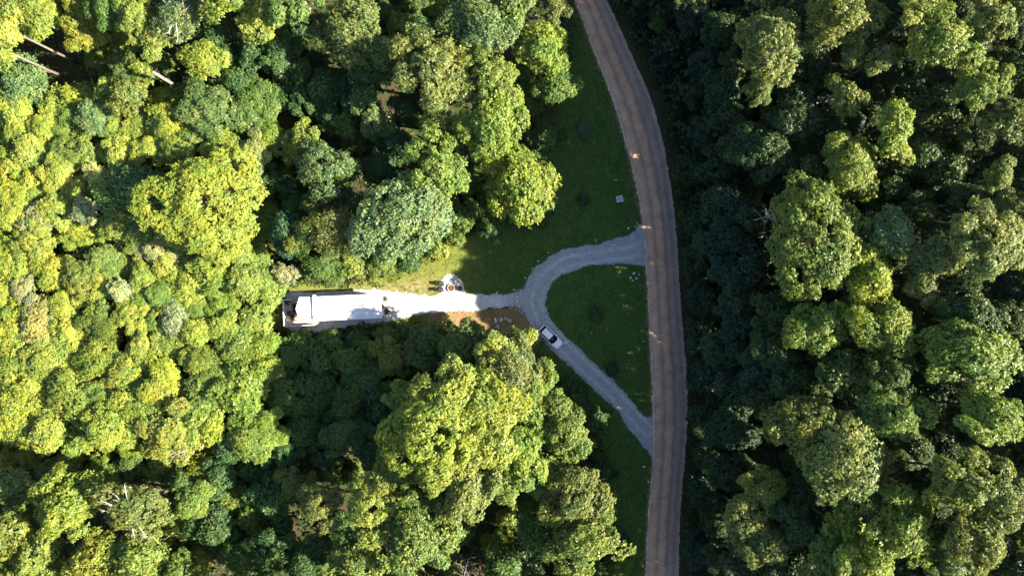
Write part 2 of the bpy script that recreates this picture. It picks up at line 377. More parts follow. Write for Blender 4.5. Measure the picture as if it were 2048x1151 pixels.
def make_crown(R, H, nl, rl, spl, lps, ll, lw, seed, style='s', trunk=None, barkm=None, open_=0.0, qr=(.40, .86), mr_=(.20, .42)):
    rng = np.random.default_rng(seed)
    A = rng.uniform(0, 6.283, 4); amp = rng.uniform(.05, .13, 4)
    irr = lambda th: 1 + amp[0] * np.sin(2 * th + A[0]) + amp[1] * np.sin(3 * th + A[1]) + amp[2] * np.sin(5 * th + A[2])
    nm = nl
    M = [(0, 0, .45 * H, rng.uniform(.42, .54) * R)]
    for j in range(nm):
        th = 6.283 * j / nm + rng.normal(0, .28); q = rng.uniform(*qr) * R * irr(th)
        M.append((math.cos(th) * q, math.sin(th) * q, rng.uniform(-.15, .42) * H, rng.uniform(*mr_) * R))
    if R > 8:
        for j in range(6): M.append((math.cos(j * 1.047 + .3) * .38 * R, math.sin(j * 1.047 + .3) * .38 * R, rng.uniform(.25, .5) * H, rng.uniform(.26, .34) * R))
    C = []
    for mx, my, mz, mr in M:
        for _ in range(int(14 * (mr / rl) ** 2) + 8):
            d = rng.normal(0, 1, 3); d /= np.linalg.norm(d)
            if d[2] < -.45 or rng.random() < .06: continue
            p = np.array([mx, my, mz]) + d * np.array([1, 1, H / R]) * mr * rng.uniform(.8, 1.05)
            if any(np.linalg.norm(p - np.array(m[:3])) < .72 * m[3] for m in M): continue
            if all(np.linalg.norm(p - q) > rl * .95 for q in C): C.append(p)
    C = np.array(C)
    if open_ > 0:
        C = C[rng.uniform(0, 1, len(C)) > open_]
    sc, sd, lb = [], [], []
    for c in C:
        n = c - np.array([0, 0, -.5 * H]); n /= np.linalg.norm(n)
        r = rl * rng.uniform(.75, 1.25); m = int(spl * (r / rl) ** 2)
        d = rng.normal(0, 1, (m * 3, 3)); d /= np.linalg.norm(d, axis=1, keepdims=True)
        d = d[(d @ n) > -.25][:m]
        fl = np.array([1.1, 1.1, .8])
        if style == 'p':       # feathery boughs: sprays strung along drooping rays
            t = rng.uniform(.25, 1.25, len(d))[:, None]
            pos = c + d * fl * r * t + np.array([0, 0, -.25 * r]) * t * t
        else:
            pos = c + d * fl * r * rng.uniform(.6, 1.12, len(d))[:, None]
        dd = d * .75 + n * .35 + np.array([0, 0, .35]) + rng.normal(0, .25, d.shape); dd /= np.linalg.norm(dd, axis=1, keepdims=True)
        sc.append(pos); sd.append(dd); lb.append(np.clip(rng.normal(.5, .2) + rng.normal(0, .18, len(d)), 0, 1))
    sc = np.concatenate(sc); sd = np.concatenate(sd); lb = np.concatenate(lb)
    V, LV = leaves_from(sc, sd, rng, lps, ll, lw, (50, 105) if style != 'p' else (25, 80), lb)
    F = np.arange(len(V)).reshape(-1, 4)
    cm = mesh_from("crown", V, F, [M_LEAF], {"lv": LV})
    tm = None
    if trunk:
        L, r0 = trunk; mb = MB()
        bend = rng.normal(0, .02, 2)
        pts = [(bend[0] * t * t * L * .3, bend[1] * t * t * L * .3, -L * t) for t in (0, .25, .5, .75, 1.0)][::-1]
        mb.tube(pts + [(0, 0, H * .55)], [r0, r0 * .92, r0 * .84, r0 * .75, r0 * .6, r0 * .2], 7)
        for c in C[rng.permutation(len(C))[:max(5, len(C) // 3)]]:
            z0 = rng.uniform(-.45, .25) * H
            limb(mb, (0, 0, min(z0, c[2] - .1 * H)), c * .97, r0 * .38, r0 * .07, rng)
        tm = mb.mesh("trunk", barkm or M_BARK, True)
    return float(np.percentile(np.hypot(V[:, 0], V[:, 1]), 96)), float(np.percentile(V[:, 2], 99.5)), cm, tm

PROTO = {}
for i in range(6):
    PROTO['Ls', i] = make_crown(6.0, 5.0, 10, 1.1, 42, 6, .40, .25, 100 + i, 's', (21, .34))
for i in range(5):
    PROTO['Lb', i] = make_crown(6.0, 4.6, 17, .95, 36, 6, .40, .24, 300 + i, 's', (21, .34), qr=(.30, 1.0), mr_=(.14, .30))
PROTO['Ld', 0] = make_crown(6.0, 5.6, 9, 1.0, 54, 5, .36, .22, 320, 's', (21, .34), qr=(.45, .60), mr_=(.38, .46))
for i in range(2):
    PROTO['Xs', i] = make_crown(9.5, 6.4, 14, 1.2, 40, 6, .42, .26, 90 + i, 's', (24, .45))
for i in range(3):
    PROTO['Lf', i] = make_crown(6.0, 5.2, 9, 1.15, 58, 5, .33, .21, 120 + i, 's', (21, .34))
for i in range(10):
    PROTO['Ms', i] = make_crown(3.5, 3.2, 8, .85, 32, 6, .38, .24, 140 + i, 's', (17, .2))
for i in range(3):
    PROTO['Mf', i] = make_crown(3.5, 3.3, 8, .85, 42, 5, .31, .19, 160 + i, 's', (17, .2))
for i in range(3):
    PROTO['Mp', i] = make_crown(3.5, 4.0, 6, 1.1, 46, 6, .42, .10, 180 + i, 'p', (17, .2))
for i in range(8):
    PROTO['Ss', i] = make_crown(2.0, 1.8, 6, .62, 26, 5, .35, .22, 240 + i, 's', (8, .1))
for i in range(2):
    PROTO['Sp', i] = make_crown(2.0, 2.1, 5, .75, 34, 5, .32, .09, 220 + i, 'p', (8, .1))
NV = {}
for k, i in PROTO: NV[k] = NV.get(k, 0) + 1

COL = {'Y': (.182, .222, .036), 'G': (.075, .130, .028), 'O': (.124, .156, .037), 'B': (.098, .152, .055), 'D': (.044, .094, .026), 'T': (.032, .084, .042), 'P': (.205, .228, .095), 'L': (.132, .186, .033)}
CNAME = {'Y': 'yellow-green', 'G': 'mid-green', 'O': 'olive', 'B': 'grey-green', 'D': 'dark green', 'T': 'blue-green', 'P': 'cream-tinted', 'L': 'lime green'}

# px, py, apparent radius px, height m, colour, style | name by which the label singles it out (blank: labelled from its neighbours); last unnamed rows are added to block sun flecks
TREES_TXT = """
-4 48 46 20 Y s 140 118|lime tree at the top left corner with a bare leaning trunk
62 24 44 13 L s|
-33 82 45 18 L s 108 145|edge tree whose pale trunk crosses the upper left clearing
586 -19 55 20 G s 652 70|treetop at the top edge above a long thin grey trunk
60 18 42 19 L s 133 45|yellowish tree at the top edge right of the corner lime tree
428 -25 48 20 L s 472 27|top edge tree with a slanting trunk beneath it
150 18 40 11 Y s|golden crown on the top edge between the two corner trunks
165 75 32 9 Y s|golden sapling below the top edge golden crown
212 12 38 14 G s|
268 28 40 15 L s|leafy green crown on the top edge a quarter way across
312 68 40 14 L s|star-leaved crown below the leafy top edge crown
352 32 46 16 B f|grey-green crown with pale twigs near the top edge
402 118 38 13 Y f|smooth round olive-yellow crown above the grey snag
420 50 40 12 D s|
240 127 28 9 G s|
277 142 26 9 L s|
40 165 46 8 B f|low flat grey-green patch under the corner trunks
250 187 38 10 O f|smooth olive dome left of the broken snag
205 172 24 8 L s|
190 237 28 8 B s|pale grey-green bush left of the broken snag's foot
335 242 30 9 Y s|
425 218 45 10 B s|pale rounded crown right below the broken snag
385 165 22 7 D s|
150 195 24 6 Y s|
108 212 26 6 L s|
30 218 40 7 Y s|
88 252 30 7 Y s|
60 300 44 7 Y s|brightest lime clump on the upper left edge
18 352 48 7 Y s|
130 292 38 7 G s|
120 345 34 7 O s|
230 258 32 7 Y s|
237 312 32 7 Y s|bright golden sapling above the round shaded tree
300 292 30 7 O s|
350 300 36 8 G s|
192 352 24 7 P s|cream-flowered crown left of the round shaded tree
270 372 46 9 D f|round shaded dark tree in the sunlit thicket
415 405 92 15 Y s|biggest lime-yellow tree of the sunlit thicket
395 262 34 8 G s|
440 280 32 8 G s|
505 305 32 9 P s|
480 348 30 8 L s|
520 28 40 16 Y s|bright crown on the top edge left of the thin grey trunk
555 95 38 10 D s|
700 62 72 17 O f|broad dusty olive tree on the top edge
740 140 56 12 D s|shaded crown under the broad dusty olive tree
588 45 32 5 D s|
560 130 34 8 B s|
595 140 34 8 D s|
645 175 45 8 D s|
715 185 40 8 T s|
745 240 38 11 B s|pale star-leaved crown in the shaded hollow
690 242 26 8 G s|
600 190 40 7 D s|
540 190 34 7 G s|
660 235 30 7 D s|
862 130 74 21 O s|tall bright olive tree left of the road's lawn strip
962 48 64 19 B f|large grey-green crown on the top edge beside the lawn
975 150 54 20 L s|
985 232 64 20 L s|tall spreading tree left of the lawn strip
882 252 38 16 O p|feathery grey conifer among the broadleaf crowns
872 328 66 18 L s|leafy crown below the feathery grey conifer
1040 362 72 16 L s|spreading tree overhanging the lawn left of the utility box
1085 92 48 17 L s|tall sunlit crown beside the road's upper lawn
1112 162 40 14 G s|
1022 12 44 18 G s|
1108 8 34 15 O s|
802 432 82 18 B d|large domed grey-green tree above the gravel pad
640 330 60 14 B s|pale spiky tree left of the domed grey-green tree
692 335 30 12 G s|
600 290 40 10 L s|
662 462 46 15 O p|feathery olive pine above the cabin
612 462 40 13 L s|light leafy tree between the feathery pine and the dark cedar
567 462 38 12 T f|dark blue-green cedar above the cabin's porch
632 400 28 11 O s|
700 410 36 10 D s|
562 545 26 6 P s|
640 532 40 7 G s|
702 528 32 6 L s|
762 520 28 6 L s|
590 415 32 8 D s|
528 445 28 7 D s|
922 432 36 7 G s|dark round shrub at the lawn's edge below the tall trees
872 495 22 3 Y s|
905 470 22 3 L s|
980 452 32 6 D s|
1072 418 32 6 D s|
1090 280 38 7 D s|
800 290 40 9 D s|
762 330 36 8 D s|
805 225 30 8 D s|
540 270 34 8 G s|
545 360 40 8 D s|
500 215 40 9 D s|
470 160 36 9 D s|
500 100 36 10 D s|
445 110 30 9 D s|
112 425 40 7 Y s|
75 432 26 7 P s|
165 422 22 8 P s|narrow cream crown left of the biggest lime-yellow tree
237 452 32 7 L s|
310 502 30 7 P s|cream-pink blossoming crown below the round shaded tree
332 532 34 7 Y s|
275 468 28 7 L s|
440 485 50 10 Y s|
30 422 40 7 Y s|
60 482 34 7 Y s|
25 525 45 7 Y f|
42 575 28 7 P s|
112 540 38 6 Y s|
165 562 34 7 Y s|
200 520 30 7 L s|
215 572 28 6 L s|
242 582 25 7 P s|
285 545 30 7 Y s|
320 592 34 7 L s|
380 562 40 7 Y s|
430 545 34 8 L s|
482 562 34 8 G s|
73 640 33 8 P f|large cream blossom crown near the photo's left edge
22 650 44 7 Y f|
132 662 30 7 Y s|
190 642 30 7 L s|
260 626 30 7 Y s|
312 640 28 6 L s|
347 645 30 7 P s|
392 662 34 7 Y s|
330 692 30 6 L s|
442 652 30 7 L s|
505 640 30 6 L s|
470 700 36 7 L s|
210 662 22 8 B p|
280 692 32 7 Y s|
190 722 38 7 L f|
100 722 40 7 Y f|
20 735 45 7 L f|
60 770 38 7 Y s|
250 745 38 7 Y s|
330 745 34 7 Y s|
400 722 38 7 L s|
450 760 36 7 Y s|
532 690 30 6 G s|
520 745 36 7 G s|
38 815 54 8 Y f|smooth lime canopy on the left edge above the dark gully
95 865 40 8 Y s|
150 805 44 8 L f|
212 855 50 9 Y s|bushy lime crown on the upper lip of the dark gully
280 830 44 8 L f|
320 790 34 7 Y s|
342 868 50 9 Y s|long sunlit crown overhanging the dark gully
392 832 40 8 L s|
485 792 44 9 L s|
422 850 26 8 O s|
492 882 34 9 L s|
452 895 36 7 D s|
402 938 26 5 Y p|small golden conifer at the gully's end
435 955 36 6 D s|
530 850 34 8 G s|
122 1022 66 16 Y s|big bright lime tree below the dark gully
262 1022 62 15 O s|olive tree with bare white twigs below the gully
375 1008 38 11 L s|
425 1062 48 7 D s|
18 975 34 10 B f|
10 1075 42 12 Y s|
60 1125 54 13 L s|
182 1122 54 14 Y s|leafy crown on the bottom edge under the big lime tree
272 1118 50 14 L s|
345 1145 34 12 G s|
485 1125 38 8 G s|
545 1000 45 7 D s|
532 880 24 8 L s|
565 905 40 7 D s|
605 862 40 7 D s|
690 868 45 10 G s|shaded crown in the dark hollow left of the biggest lower tree
742 905 42 9 D s|
585 972 36 8 O s|
640 1012 46 15 O s|olive crown at the lower edge of the dark hollow
740 1022 58 18 Y s|
832 1082 74 20 L s|wide leafy tree at the bottom edge left of the bare dead tree
712 1122 50 16 L s|
530 1112 50 9 D s|
608 1122 48 9 D s|
852 872 88 23 Y s|biggest sunlit tree below the cabin
932 985 64 21 O s|yellow-olive crown above the bare dead tree
895 790 66 22 Y s|
962 808 60 21 Y f|
1020 735 62 19 O s|tall olive crown left of the parked car
1000 714 42 18 Y s|bright crown just under the row of boulders
1038 684 30 11 Y s|small sunlit crown touching the car's gravel
1082 745 36 14 L s|
985 895 60 20 Y s|
1065 835 40 16 L s|
1130 868 60 17 L s|bright leafy crown reaching towards the lower driveway
1010 975 42 16 L s|
1150 1000 60 18 O s|sunlit olive crown left of the lower road
1168 1085 74 19 L s|large sunlit tree at the bottom edge beside the road
1086 1068 50 13 G s|
1043 1120 40 8 D s|
1010 1135 40 12 G s|
1150 790 36 5 D s|
1002 792 50 20 Y s|
1062 775 44 17 L s|
880 945 52 21 Y s|
798 935 44 17 L s|
1042 905 50 18 L s|
935 880 44 21 Y s|
820 800 42 15 L s|
770 965 44 16 Y s|
1095 800 36 14 L s|
1085 945 44 15 L s|
1182 850 34 4 D s|
1205 940 28 4 D s|
1232 1100 26 4 D s|
868 682 50 10 G s|dark green tree overlapping the gravel pad
915 704 48 14 G s|
935 740 50 15 G s|
822 712 42 6 D s|
782 715 42 8 O s|
702 722 46 7 G s|
642 718 42 6 G s|
580 715 34 6 G s|
622 772 44 6 G s|
700 800 48 7 G s|
762 822 44 8 D s|
560 800 38 7 G s|
598 690 28 5 G s|
655 690 28 5 G s|
712 684 30 5 D s|
770 676 28 5 G s|
815 668 24 4 G s|
600 822 42 6 G s|
655 868 38 6 D s|
740 765 40 7 G s|
1551 82 64 27 O s|tall olive tree nearest the road at the upper right
1525 175 30 22 O s|
1690 30 60 27 O s|broad pale olive crown on the top edge of the right wood
1710 105 24 24 O s|slim olive spire below the broad top edge crown
1765 110 30 24 O s|
1698 188 36 22 O s|
1850 18 38 25 Y s|golden crown on the top edge of the right wood
1892 78 60 26 L s|sparkling green crown below the golden top edge crown
1990 35 38 25 O s|
1972 165 46 23 L s|
1880 205 40 18 G s|
2032 245 42 22 O s|
1793 242 46 24 L s|rounded lit crown in the middle of the upper right wood
1800 300 28 22 Y s|
1850 305 44 18 G s|
1905 335 40 18 G s|
2002 352 30 22 O s|
1962 275 38 18 G s|
1600 235 50 22 D s|
1540 295 60 22 D s|wide dark crown above the biggest tree of the right wood
1660 250 36 18 D s|
1702 312 46 23 L s|
1640 355 45 21 G s|
1712 348 38 24 Y s|
1645 475 108 28 L s|biggest lime tree of the wood right of the road
1745 560 52 25 Y s|
1797 468 42 25 B f|pale dusty crown touching the biggest right-hand tree
1842 425 40 19 G s|
1870 475 32 18 G s|
1985 478 68 26 O s|broad olive crown near the right edge of the photo
1882 515 44 23 O s|
1850 565 36 22 O s|
1920 582 44 20 G s|
1650 655 62 26 L s|cluster-leaved crown below the biggest right-hand tree
1572 640 60 23 D s|
1780 655 62 26 L s|many-lobed crown in the middle of the right wood
1825 602 34 20 G s|
1730 755 36 24 L s|
1950 625 56 23 G s|
1945 712 74 26 L s|large shining crown low on the right edge
1610 848 72 27 O s|
1698 915 88 28 O f|largest smooth olive dome of the right wood
1798 828 56 26 L s|bright crown right above the smooth olive dome
1995 832 58 26 L s|
1460 950 44 15 D s|
1532 985 44 22 O s|
1502 1045 58 22 O s|shaggy olive crown beside the lower road
1545 1095 46 23 O s|
1690 1062 44 22 Y s|
1808 1060 74 26 L s|sparkling lime tree on the bottom edge of the right wood
1735 1132 56 25 Y s|
1660 1125 50 23 L s|
1950 968 70 27 O s|big pale olive crown at the lower right
2015 1005 58 26 O s|
1962 1082 58 26 O s|
1905 1125 40 20 B s|
2035 1122 40 18 D s|
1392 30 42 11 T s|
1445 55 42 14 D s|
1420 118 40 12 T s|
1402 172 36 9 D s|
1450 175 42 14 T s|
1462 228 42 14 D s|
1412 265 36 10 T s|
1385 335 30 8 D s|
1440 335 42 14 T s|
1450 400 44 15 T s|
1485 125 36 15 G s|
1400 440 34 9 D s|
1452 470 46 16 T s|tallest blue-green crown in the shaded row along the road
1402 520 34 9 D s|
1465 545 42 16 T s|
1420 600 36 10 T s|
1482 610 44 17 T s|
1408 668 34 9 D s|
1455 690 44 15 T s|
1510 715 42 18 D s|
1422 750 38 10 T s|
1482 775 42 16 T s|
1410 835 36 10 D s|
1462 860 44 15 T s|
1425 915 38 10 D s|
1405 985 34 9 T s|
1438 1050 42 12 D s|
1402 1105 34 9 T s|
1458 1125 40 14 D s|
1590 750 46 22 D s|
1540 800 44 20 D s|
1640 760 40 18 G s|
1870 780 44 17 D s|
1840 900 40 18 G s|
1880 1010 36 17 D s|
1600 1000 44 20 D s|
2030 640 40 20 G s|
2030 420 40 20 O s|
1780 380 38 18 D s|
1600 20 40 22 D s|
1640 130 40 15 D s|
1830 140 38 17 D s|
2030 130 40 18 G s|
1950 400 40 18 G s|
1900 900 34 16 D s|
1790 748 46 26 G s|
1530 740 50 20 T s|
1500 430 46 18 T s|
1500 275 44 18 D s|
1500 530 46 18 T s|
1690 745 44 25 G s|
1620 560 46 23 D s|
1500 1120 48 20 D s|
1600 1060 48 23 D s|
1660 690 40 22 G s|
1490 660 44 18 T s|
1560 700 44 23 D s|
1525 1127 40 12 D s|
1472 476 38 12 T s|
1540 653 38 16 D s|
1712 328 38 21 G s|
1519 82 38 16 D s|
1496 874 36 12 T s|
1551 751 36 13 D s|
1526 452 36 12 D s|
1484 473 36 15 T s|
1471 1097 36 12 T s|
1501 325 36 12 D s|
1499 600 34 12 T s|
1483 805 34 15 D s|
1545 1150 46 22 D s|
"""
TREES = []
for ln in TREES_TXT.strip().splitlines():
    a, nick = ln.split('|'); a = a.split()
    if float(a[0]) > 1375: a[3] = str(float(a[3]) * (1.16 if float(a[0]) < 1480 else 1.07))
    TREES.append((float(a[0]), float(a[1]), float(a[2]), float(a[3]), a[4], a[5], (float(a[6]), float(a[7])) if len(a) > 6 else None, nick.strip()))
# understory bushes in the gaps, placed where no listed crown covers the forest
rng = np.random.default_rng(11)
cov = [(t[0], t[1], t[2]) for t in TREES]
fill = []
cand = np.stack([rng.uniform(-10, 2058, 9000), rng.uniform(-10, 1161, 9000)], -1)
cw = np.stack([(cand[:, 0] - 1024) * PXM, (575.5 - cand[:, 1]) * PXM], -1)
csd = lawn_sd(cw[:, 0], cw[:, 1])
for (px, py), (x, y), d in zip(cand, cw, csd):
    if d < 1.2 or road_l(y) - 1 < x < road_r(y) + 5.5: continue
    if 0 < px < 160 and 40 < py < 160 or 300 < px < 380 and 135 < py < 195: continue
    if 925 < px < 985 and py > 1090: continue
    if 600 < px < 665 and py < 85: continue
    if min(math.hypot(px - c[0], py - c[1]) - c[2] * .78 for c in cov) < 19: continue
    r = rng.uniform(24, 32)
    cov.append((px, py, r)); fill.append((px, py, r, rng.uniform(3, 5.5) + (9 if px > 1480 else 1.8 if px < 540 and 200 < py < 890 else 0), rng.choice(list('DGDT' if px > 1370 else 'DGGL')) if px > 560 else rng.choice(list('YLG')), 's', None, ''))
fill = fill[:170]
print("VERTS", {k: len(v[2].vertices) for k, v in PROTO.items()})
print("TREES", len(TREES), "fill", len(fill))
ALL = TREES + fill + [(1721., 522., 38., 18.5, 'G', 's', None, ''), (1525., 1152., 38., 15., 'D', 's', None, ''), (1716., 330., 40., 23., 'L', 's', None, ''), (1519., 80., 38., 19., 'D', 's', None, ''), (1522., 498., 42., 14.5, 'T', 's', None, ''), (1708., 336., 52., 21.5, 'L', 's', None, ''), (1516., 84., 48., 17., 'D', 's', None, ''), (1580., 1150., 42., 15., 'D', 's', None, ''), (1500., 580., 40., 14.5, 'T', 's', None, ''), (1500., 325., 40., 14., 'T', 's', None, ''), (1530., 78., 44., 15., 'D', 's', None, ''), (1524., 1165., 44., 14., 'D', 's', None, ''), (1530., 505., 36., 13., 'T', 's', None, '')]  # trees after the fill are added blockers that keep sun flecks off the road

# ---- labels: named crowns keep their names; the others are told by their neighbour
named = [t for t in ALL if t[7]]
used = set()
def dirname(dx, dy):
    a = (math.degrees(math.atan2(-dy, dx)) + 360) % 360
    return ['right', 'upper right', 'upper', 'upper left', 'left', 'lower left', 'lower', 'lower right'][int((a + 22.5) // 45) % 8]
LM = [(t[0], t[1], t[7]) for t in named] + [(665, 615, 'white cabin'), (1100, 673, 'parked white car'), (902, 575, 'fire pit'), (1238, 397, 'grey utility box'), (1335, 120, "road's upper bend"), (1330, 880, 'lower driveway mouth')]
def auto_label(t):
    px, py, r, h, c = t[:5]
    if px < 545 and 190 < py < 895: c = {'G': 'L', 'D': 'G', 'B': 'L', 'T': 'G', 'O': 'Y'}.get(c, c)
    size = 'small' if r < 29 else 'medium' if r < 42 else 'broad'
    kind = 'bush' if (h < 7 and r < 32) else 'sapling' if h < 8.5 else 'tree'
    near = sorted(LM, key=lambda L: math.hypot(L[0] - px, L[1] - py))
    for L in near[:40]:
        d_ = dirname(px - L[0], py - L[1]).replace(' ', '-'); d_ = {'upper': 'above', 'lower': 'below', 'left': 'left of', 'right': 'right of'}.get(d_, d_ + ' of')
        s = f"{size} {CNAME[c]} {kind} just {d_} the {L[2]}"
        if len(s.split()) > 16: continue
        if s not in used: used.add(s); return s
    return s
def cap16(s):
    return s if len(s.split()) <= 16 else ' '.join(s.split()[:16])

def group_of(px, py):
    if px > 1370: return "trees of the wood right of the road"
    if px < 540: return "trees of the sunlit thicket left of the cabin"
    return "trees above the cabin and lawn" if py < 575 else "trees below the cabin and driveway"
prng = random.Random(5)
def add_twigs(o, rr_, hh, seed):
    r = np.random.default_rng(seed)
    for i in range(7):
        a = r.uniform(0, 6.28); q = r.uniform(.1, .6) * rr_; d = np.array([math.cos(a), math.sin(a), r.uniform(.1, .5)]); b = np.array([math.cos(a) * q, math.sin(a) * q, hh * .93])
        mb = MB(); l = r.uniform(1.2, 2.4); mb.tube([b - d * .8, b + d * l * .5, b + d * l], [.07, .05, .015], 5)
        for k in range(5):
            t = r.uniform(.2, .95); e = d + r.normal(0, .7, 3); p = b + d * l * t; mb.tube([p, p + e * l * .3], [.03, .01], 4)
        mb.build('bare_branch', M_TWIG, o)
for k, t in enumerate(ALL):
    px, py, r, h, c, sty, base, nick = t
    cls = 'X' if r > 82 and sty == 's' else 'L' if r > 50 else 'M' if r > 27 else 'S'
    st = 'p' if sty == 'p' and cls not in 'LX' else ('f' if sty == 'f' and cls != 'S' else 's')
    key = cls + st
    if sty == 'd': key = 'Ld'
    elif st == 's' and cls in 'LM' and prng.random() < (.6 if cls == 'L' else .65): key = prng.choice(['Lb', 'Lb', 'Ls'])
    R0, H0, cm, tm = PROTO[key, prng.randrange(NV[key])]
    zc = h * .75; x, y = W(px, py, zc)
    for _ in range(3):
        zg = float(height(x, y)); zc = zg + h - .55 * H0 * (r * PXM / R0)
        x, y = W(px, py, zc); Rw = r * PXM * (CAM_H - zc) / CAM_H
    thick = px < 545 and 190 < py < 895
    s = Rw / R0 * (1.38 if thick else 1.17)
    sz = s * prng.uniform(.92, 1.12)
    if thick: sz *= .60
    if H0 * sz > h * .8: sz = h * .8 / H0
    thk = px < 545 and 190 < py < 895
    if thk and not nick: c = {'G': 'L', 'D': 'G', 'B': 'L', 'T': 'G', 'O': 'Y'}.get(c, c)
    cc = tuple(v_ * 1.12 for v_ in COL[c]) if thk else tuple(v_ * .58 for v_ in COL[c]) if px > 1370 and c in 'DTG' else COL[c]; jit = [prng.uniform(.86, 1.16)] * 3; jit[0] *= prng.uniform(.93, 1.08); jit[2] *= prng.uniform(.8, 1.25)  # sunlight brightened into thicket colours, shade darkened into the right wood's greens
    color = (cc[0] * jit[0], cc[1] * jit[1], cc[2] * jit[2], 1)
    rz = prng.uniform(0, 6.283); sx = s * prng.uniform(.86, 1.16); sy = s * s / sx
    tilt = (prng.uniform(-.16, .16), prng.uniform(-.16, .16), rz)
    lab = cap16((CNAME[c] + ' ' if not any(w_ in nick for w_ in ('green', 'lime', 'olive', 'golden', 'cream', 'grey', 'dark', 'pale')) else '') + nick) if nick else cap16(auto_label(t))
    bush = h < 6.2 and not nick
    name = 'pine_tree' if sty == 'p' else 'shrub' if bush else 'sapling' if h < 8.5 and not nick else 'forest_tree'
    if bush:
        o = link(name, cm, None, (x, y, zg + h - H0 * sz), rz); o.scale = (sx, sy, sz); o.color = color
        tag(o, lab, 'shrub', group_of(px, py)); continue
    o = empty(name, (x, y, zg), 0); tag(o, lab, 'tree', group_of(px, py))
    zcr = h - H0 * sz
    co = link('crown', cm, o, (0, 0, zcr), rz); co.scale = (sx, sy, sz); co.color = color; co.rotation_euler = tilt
    if 'twigs' in nick: add_twigs(o, Rw, h, k)
    if base:      # a trunk that shows: leaning a little under its crown
        mb = MB(); bx, by = W(*base); rel = (bx - x, by - y)
        mb.tube([(rel[0], rel[1], -.3), (rel[0] * .55, rel[1] * .55, h * .35), (rel[0] * .2, rel[1] * .2, h * .65), (0, 0, h * .92)], [.24, .2, .16, .06], 8)
        mb.build('trunk', M_PALEBARK if px < 200 else M_BARK, o, smoothed=True)
    else:
        to = link('trunk', tm, o, (0, 0, zcr), rz); to.scale = (s, s, sz)

# ---- wood beyond the frame: reads as one mass from any nearby viewpoint and throws its shade in
def wood():
    r = np.random.default_rng(3); Vs, LVs = [], []
    for x in np.arange(-124, 170, 9.5):
        for y in np.arange(-80, 82, 9.5):
            xx, yy = x + r.uniform(-2.5, 2.5), y + r.uniform(-2.5, 2.5)
            if abs(x - 60.8) < 5 and abs(y + 51) < 5: xx, yy = 59.8, -51.8  # one tree added here, out of frame, to block sun flecks
            zg = float(height(xx, yy)); right = xx > road_r(yy)
            h = r.uniform(20, 27) if right else (r.uniform(7, 10) if xx < -45 and abs(yy) < 40 else r.uniform(13, 19))
            if (xx, yy) == (59.8, -51.8): h = 18.5
            k = CAM_H / (CAM_H - zg - h * .8)
            if (xx, yy) != (59.8, -51.8) and abs(xx * k) < 90 + 5.5 * k * .5 and abs(yy * k) < 50.6 + 5.5 * k * .5: continue
            if road_l(yy) - 5 < xx < road_r(yy) + 4: continue
            R0, H0, cm, tm = PROTO['Ms', r.integers(6)] if h < 11 else PROTO['Ls', r.integers(6)]
            V = np.empty(len(cm.vertices) * 3, np.float32); cm.vertices.foreach_get('co', V); V = V.reshape(-1, 4, 3)
            lv = np.empty(len(cm.vertices), np.float32); cm.attributes['lv'].data.foreach_get('value', lv); lv = lv.reshape(-1, 4)
            k4 = r.permutation(len(V))[:1100]; V = V[k4]; lv = lv[k4]; mid = V.mean(1, keepdims=True); V = mid + (V - mid) * 2.4
            s = r.uniform(.75, 1.0); a = r.uniform(0, 6.28); R = np.array([[math.cos(a), -math.sin(a), 0], [math.sin(a), math.cos(a), 0], [0, 0, 1]])
            V = V @ R.T * s + np.array([xx, yy, zg + h - H0 * s]); Vs.append(V.reshape(-1, 3)); LVs.append(lv.ravel())
    V = np.concatenate(Vs); o = link("forest", mesh_from("forest", V, np.arange(len(V)).reshape(-1, 4), [M_LEAF], {"lv": np.concatenate(LVs)}))
    o.color = (.10, .125, .025, 1); tag(o, "green wood stretching away beyond the listed trees", "forest", kind='stuff')
wood()

# ---- undergrowth on the forest floor and weeds along the verges
def undergrowth(name, n, sel, hmin, hmax, ll, lw, lps, color, label, cat, seed, clump=1.6):
    r = np.random.default_rng(seed)
    x = r.uniform(-98, 100, n); y = r.uniform(-58, 58, n)
    k = sel(x, y) & (fbm(x / clump, y / clump, seed, 3) + r.uniform(-.2, .2, n) > (.26 if hmax > 9 else .40 if hmax > 7 else .45))
    x, y = x[k], y[k]; z = height(x, y) + .03 + r.uniform(hmin, hmax, len(x)) * fbm(x / 2.2, y / 2.2, seed + 3, 3)
    D = r.normal(0, .45, (len(x), 3)) + np.array([0, 0, 1.]); D /= np.linalg.norm(D, axis=1, keepdims=True)
    V, LV = leaves_from(np.stack([x, y, z], -1), D, r, lps, ll, lw)
    o = link(name, mesh_from(name, V, np.arange(len(V)).reshape(-1, 4), [M_LEAF], {"lv": LV})); o.color = color + (1,)
    tag(o, label, cat, kind='stuff')
def outside(x, y, m=.2): return (lawn_sd(x, y) > m) & ~((x > road_l(y) - .3) & (x < road_r(y) + .9))
undergrowth("undergrowth", 60000, lambda x, y: outside(x, y), .1, 1.8, .5, .3, 5, (.045, .075, .018), "low leafy undergrowth on the forest floor", "undergrowth", 21)
def thick_sel(x, y):
    px = 1024 + x / PXM; py = 575.5 - y / PXM
    return (px < 560) & (py > 170) & (py < 900) & outside(x, y, 1.2)
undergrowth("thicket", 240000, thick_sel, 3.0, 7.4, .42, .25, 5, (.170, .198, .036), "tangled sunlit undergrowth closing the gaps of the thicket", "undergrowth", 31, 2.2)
def slope_sel(x, y):
    d = x - road_r(y); return (d > 2.6) & (d < 26)
undergrowth("understory", 420000, slope_sel, .5, 12.0, .66, .46, 5, (.015, .038, .021), "dark bushy understory on the shaded slope beside the road", "undergrowth", 41, 2.6)
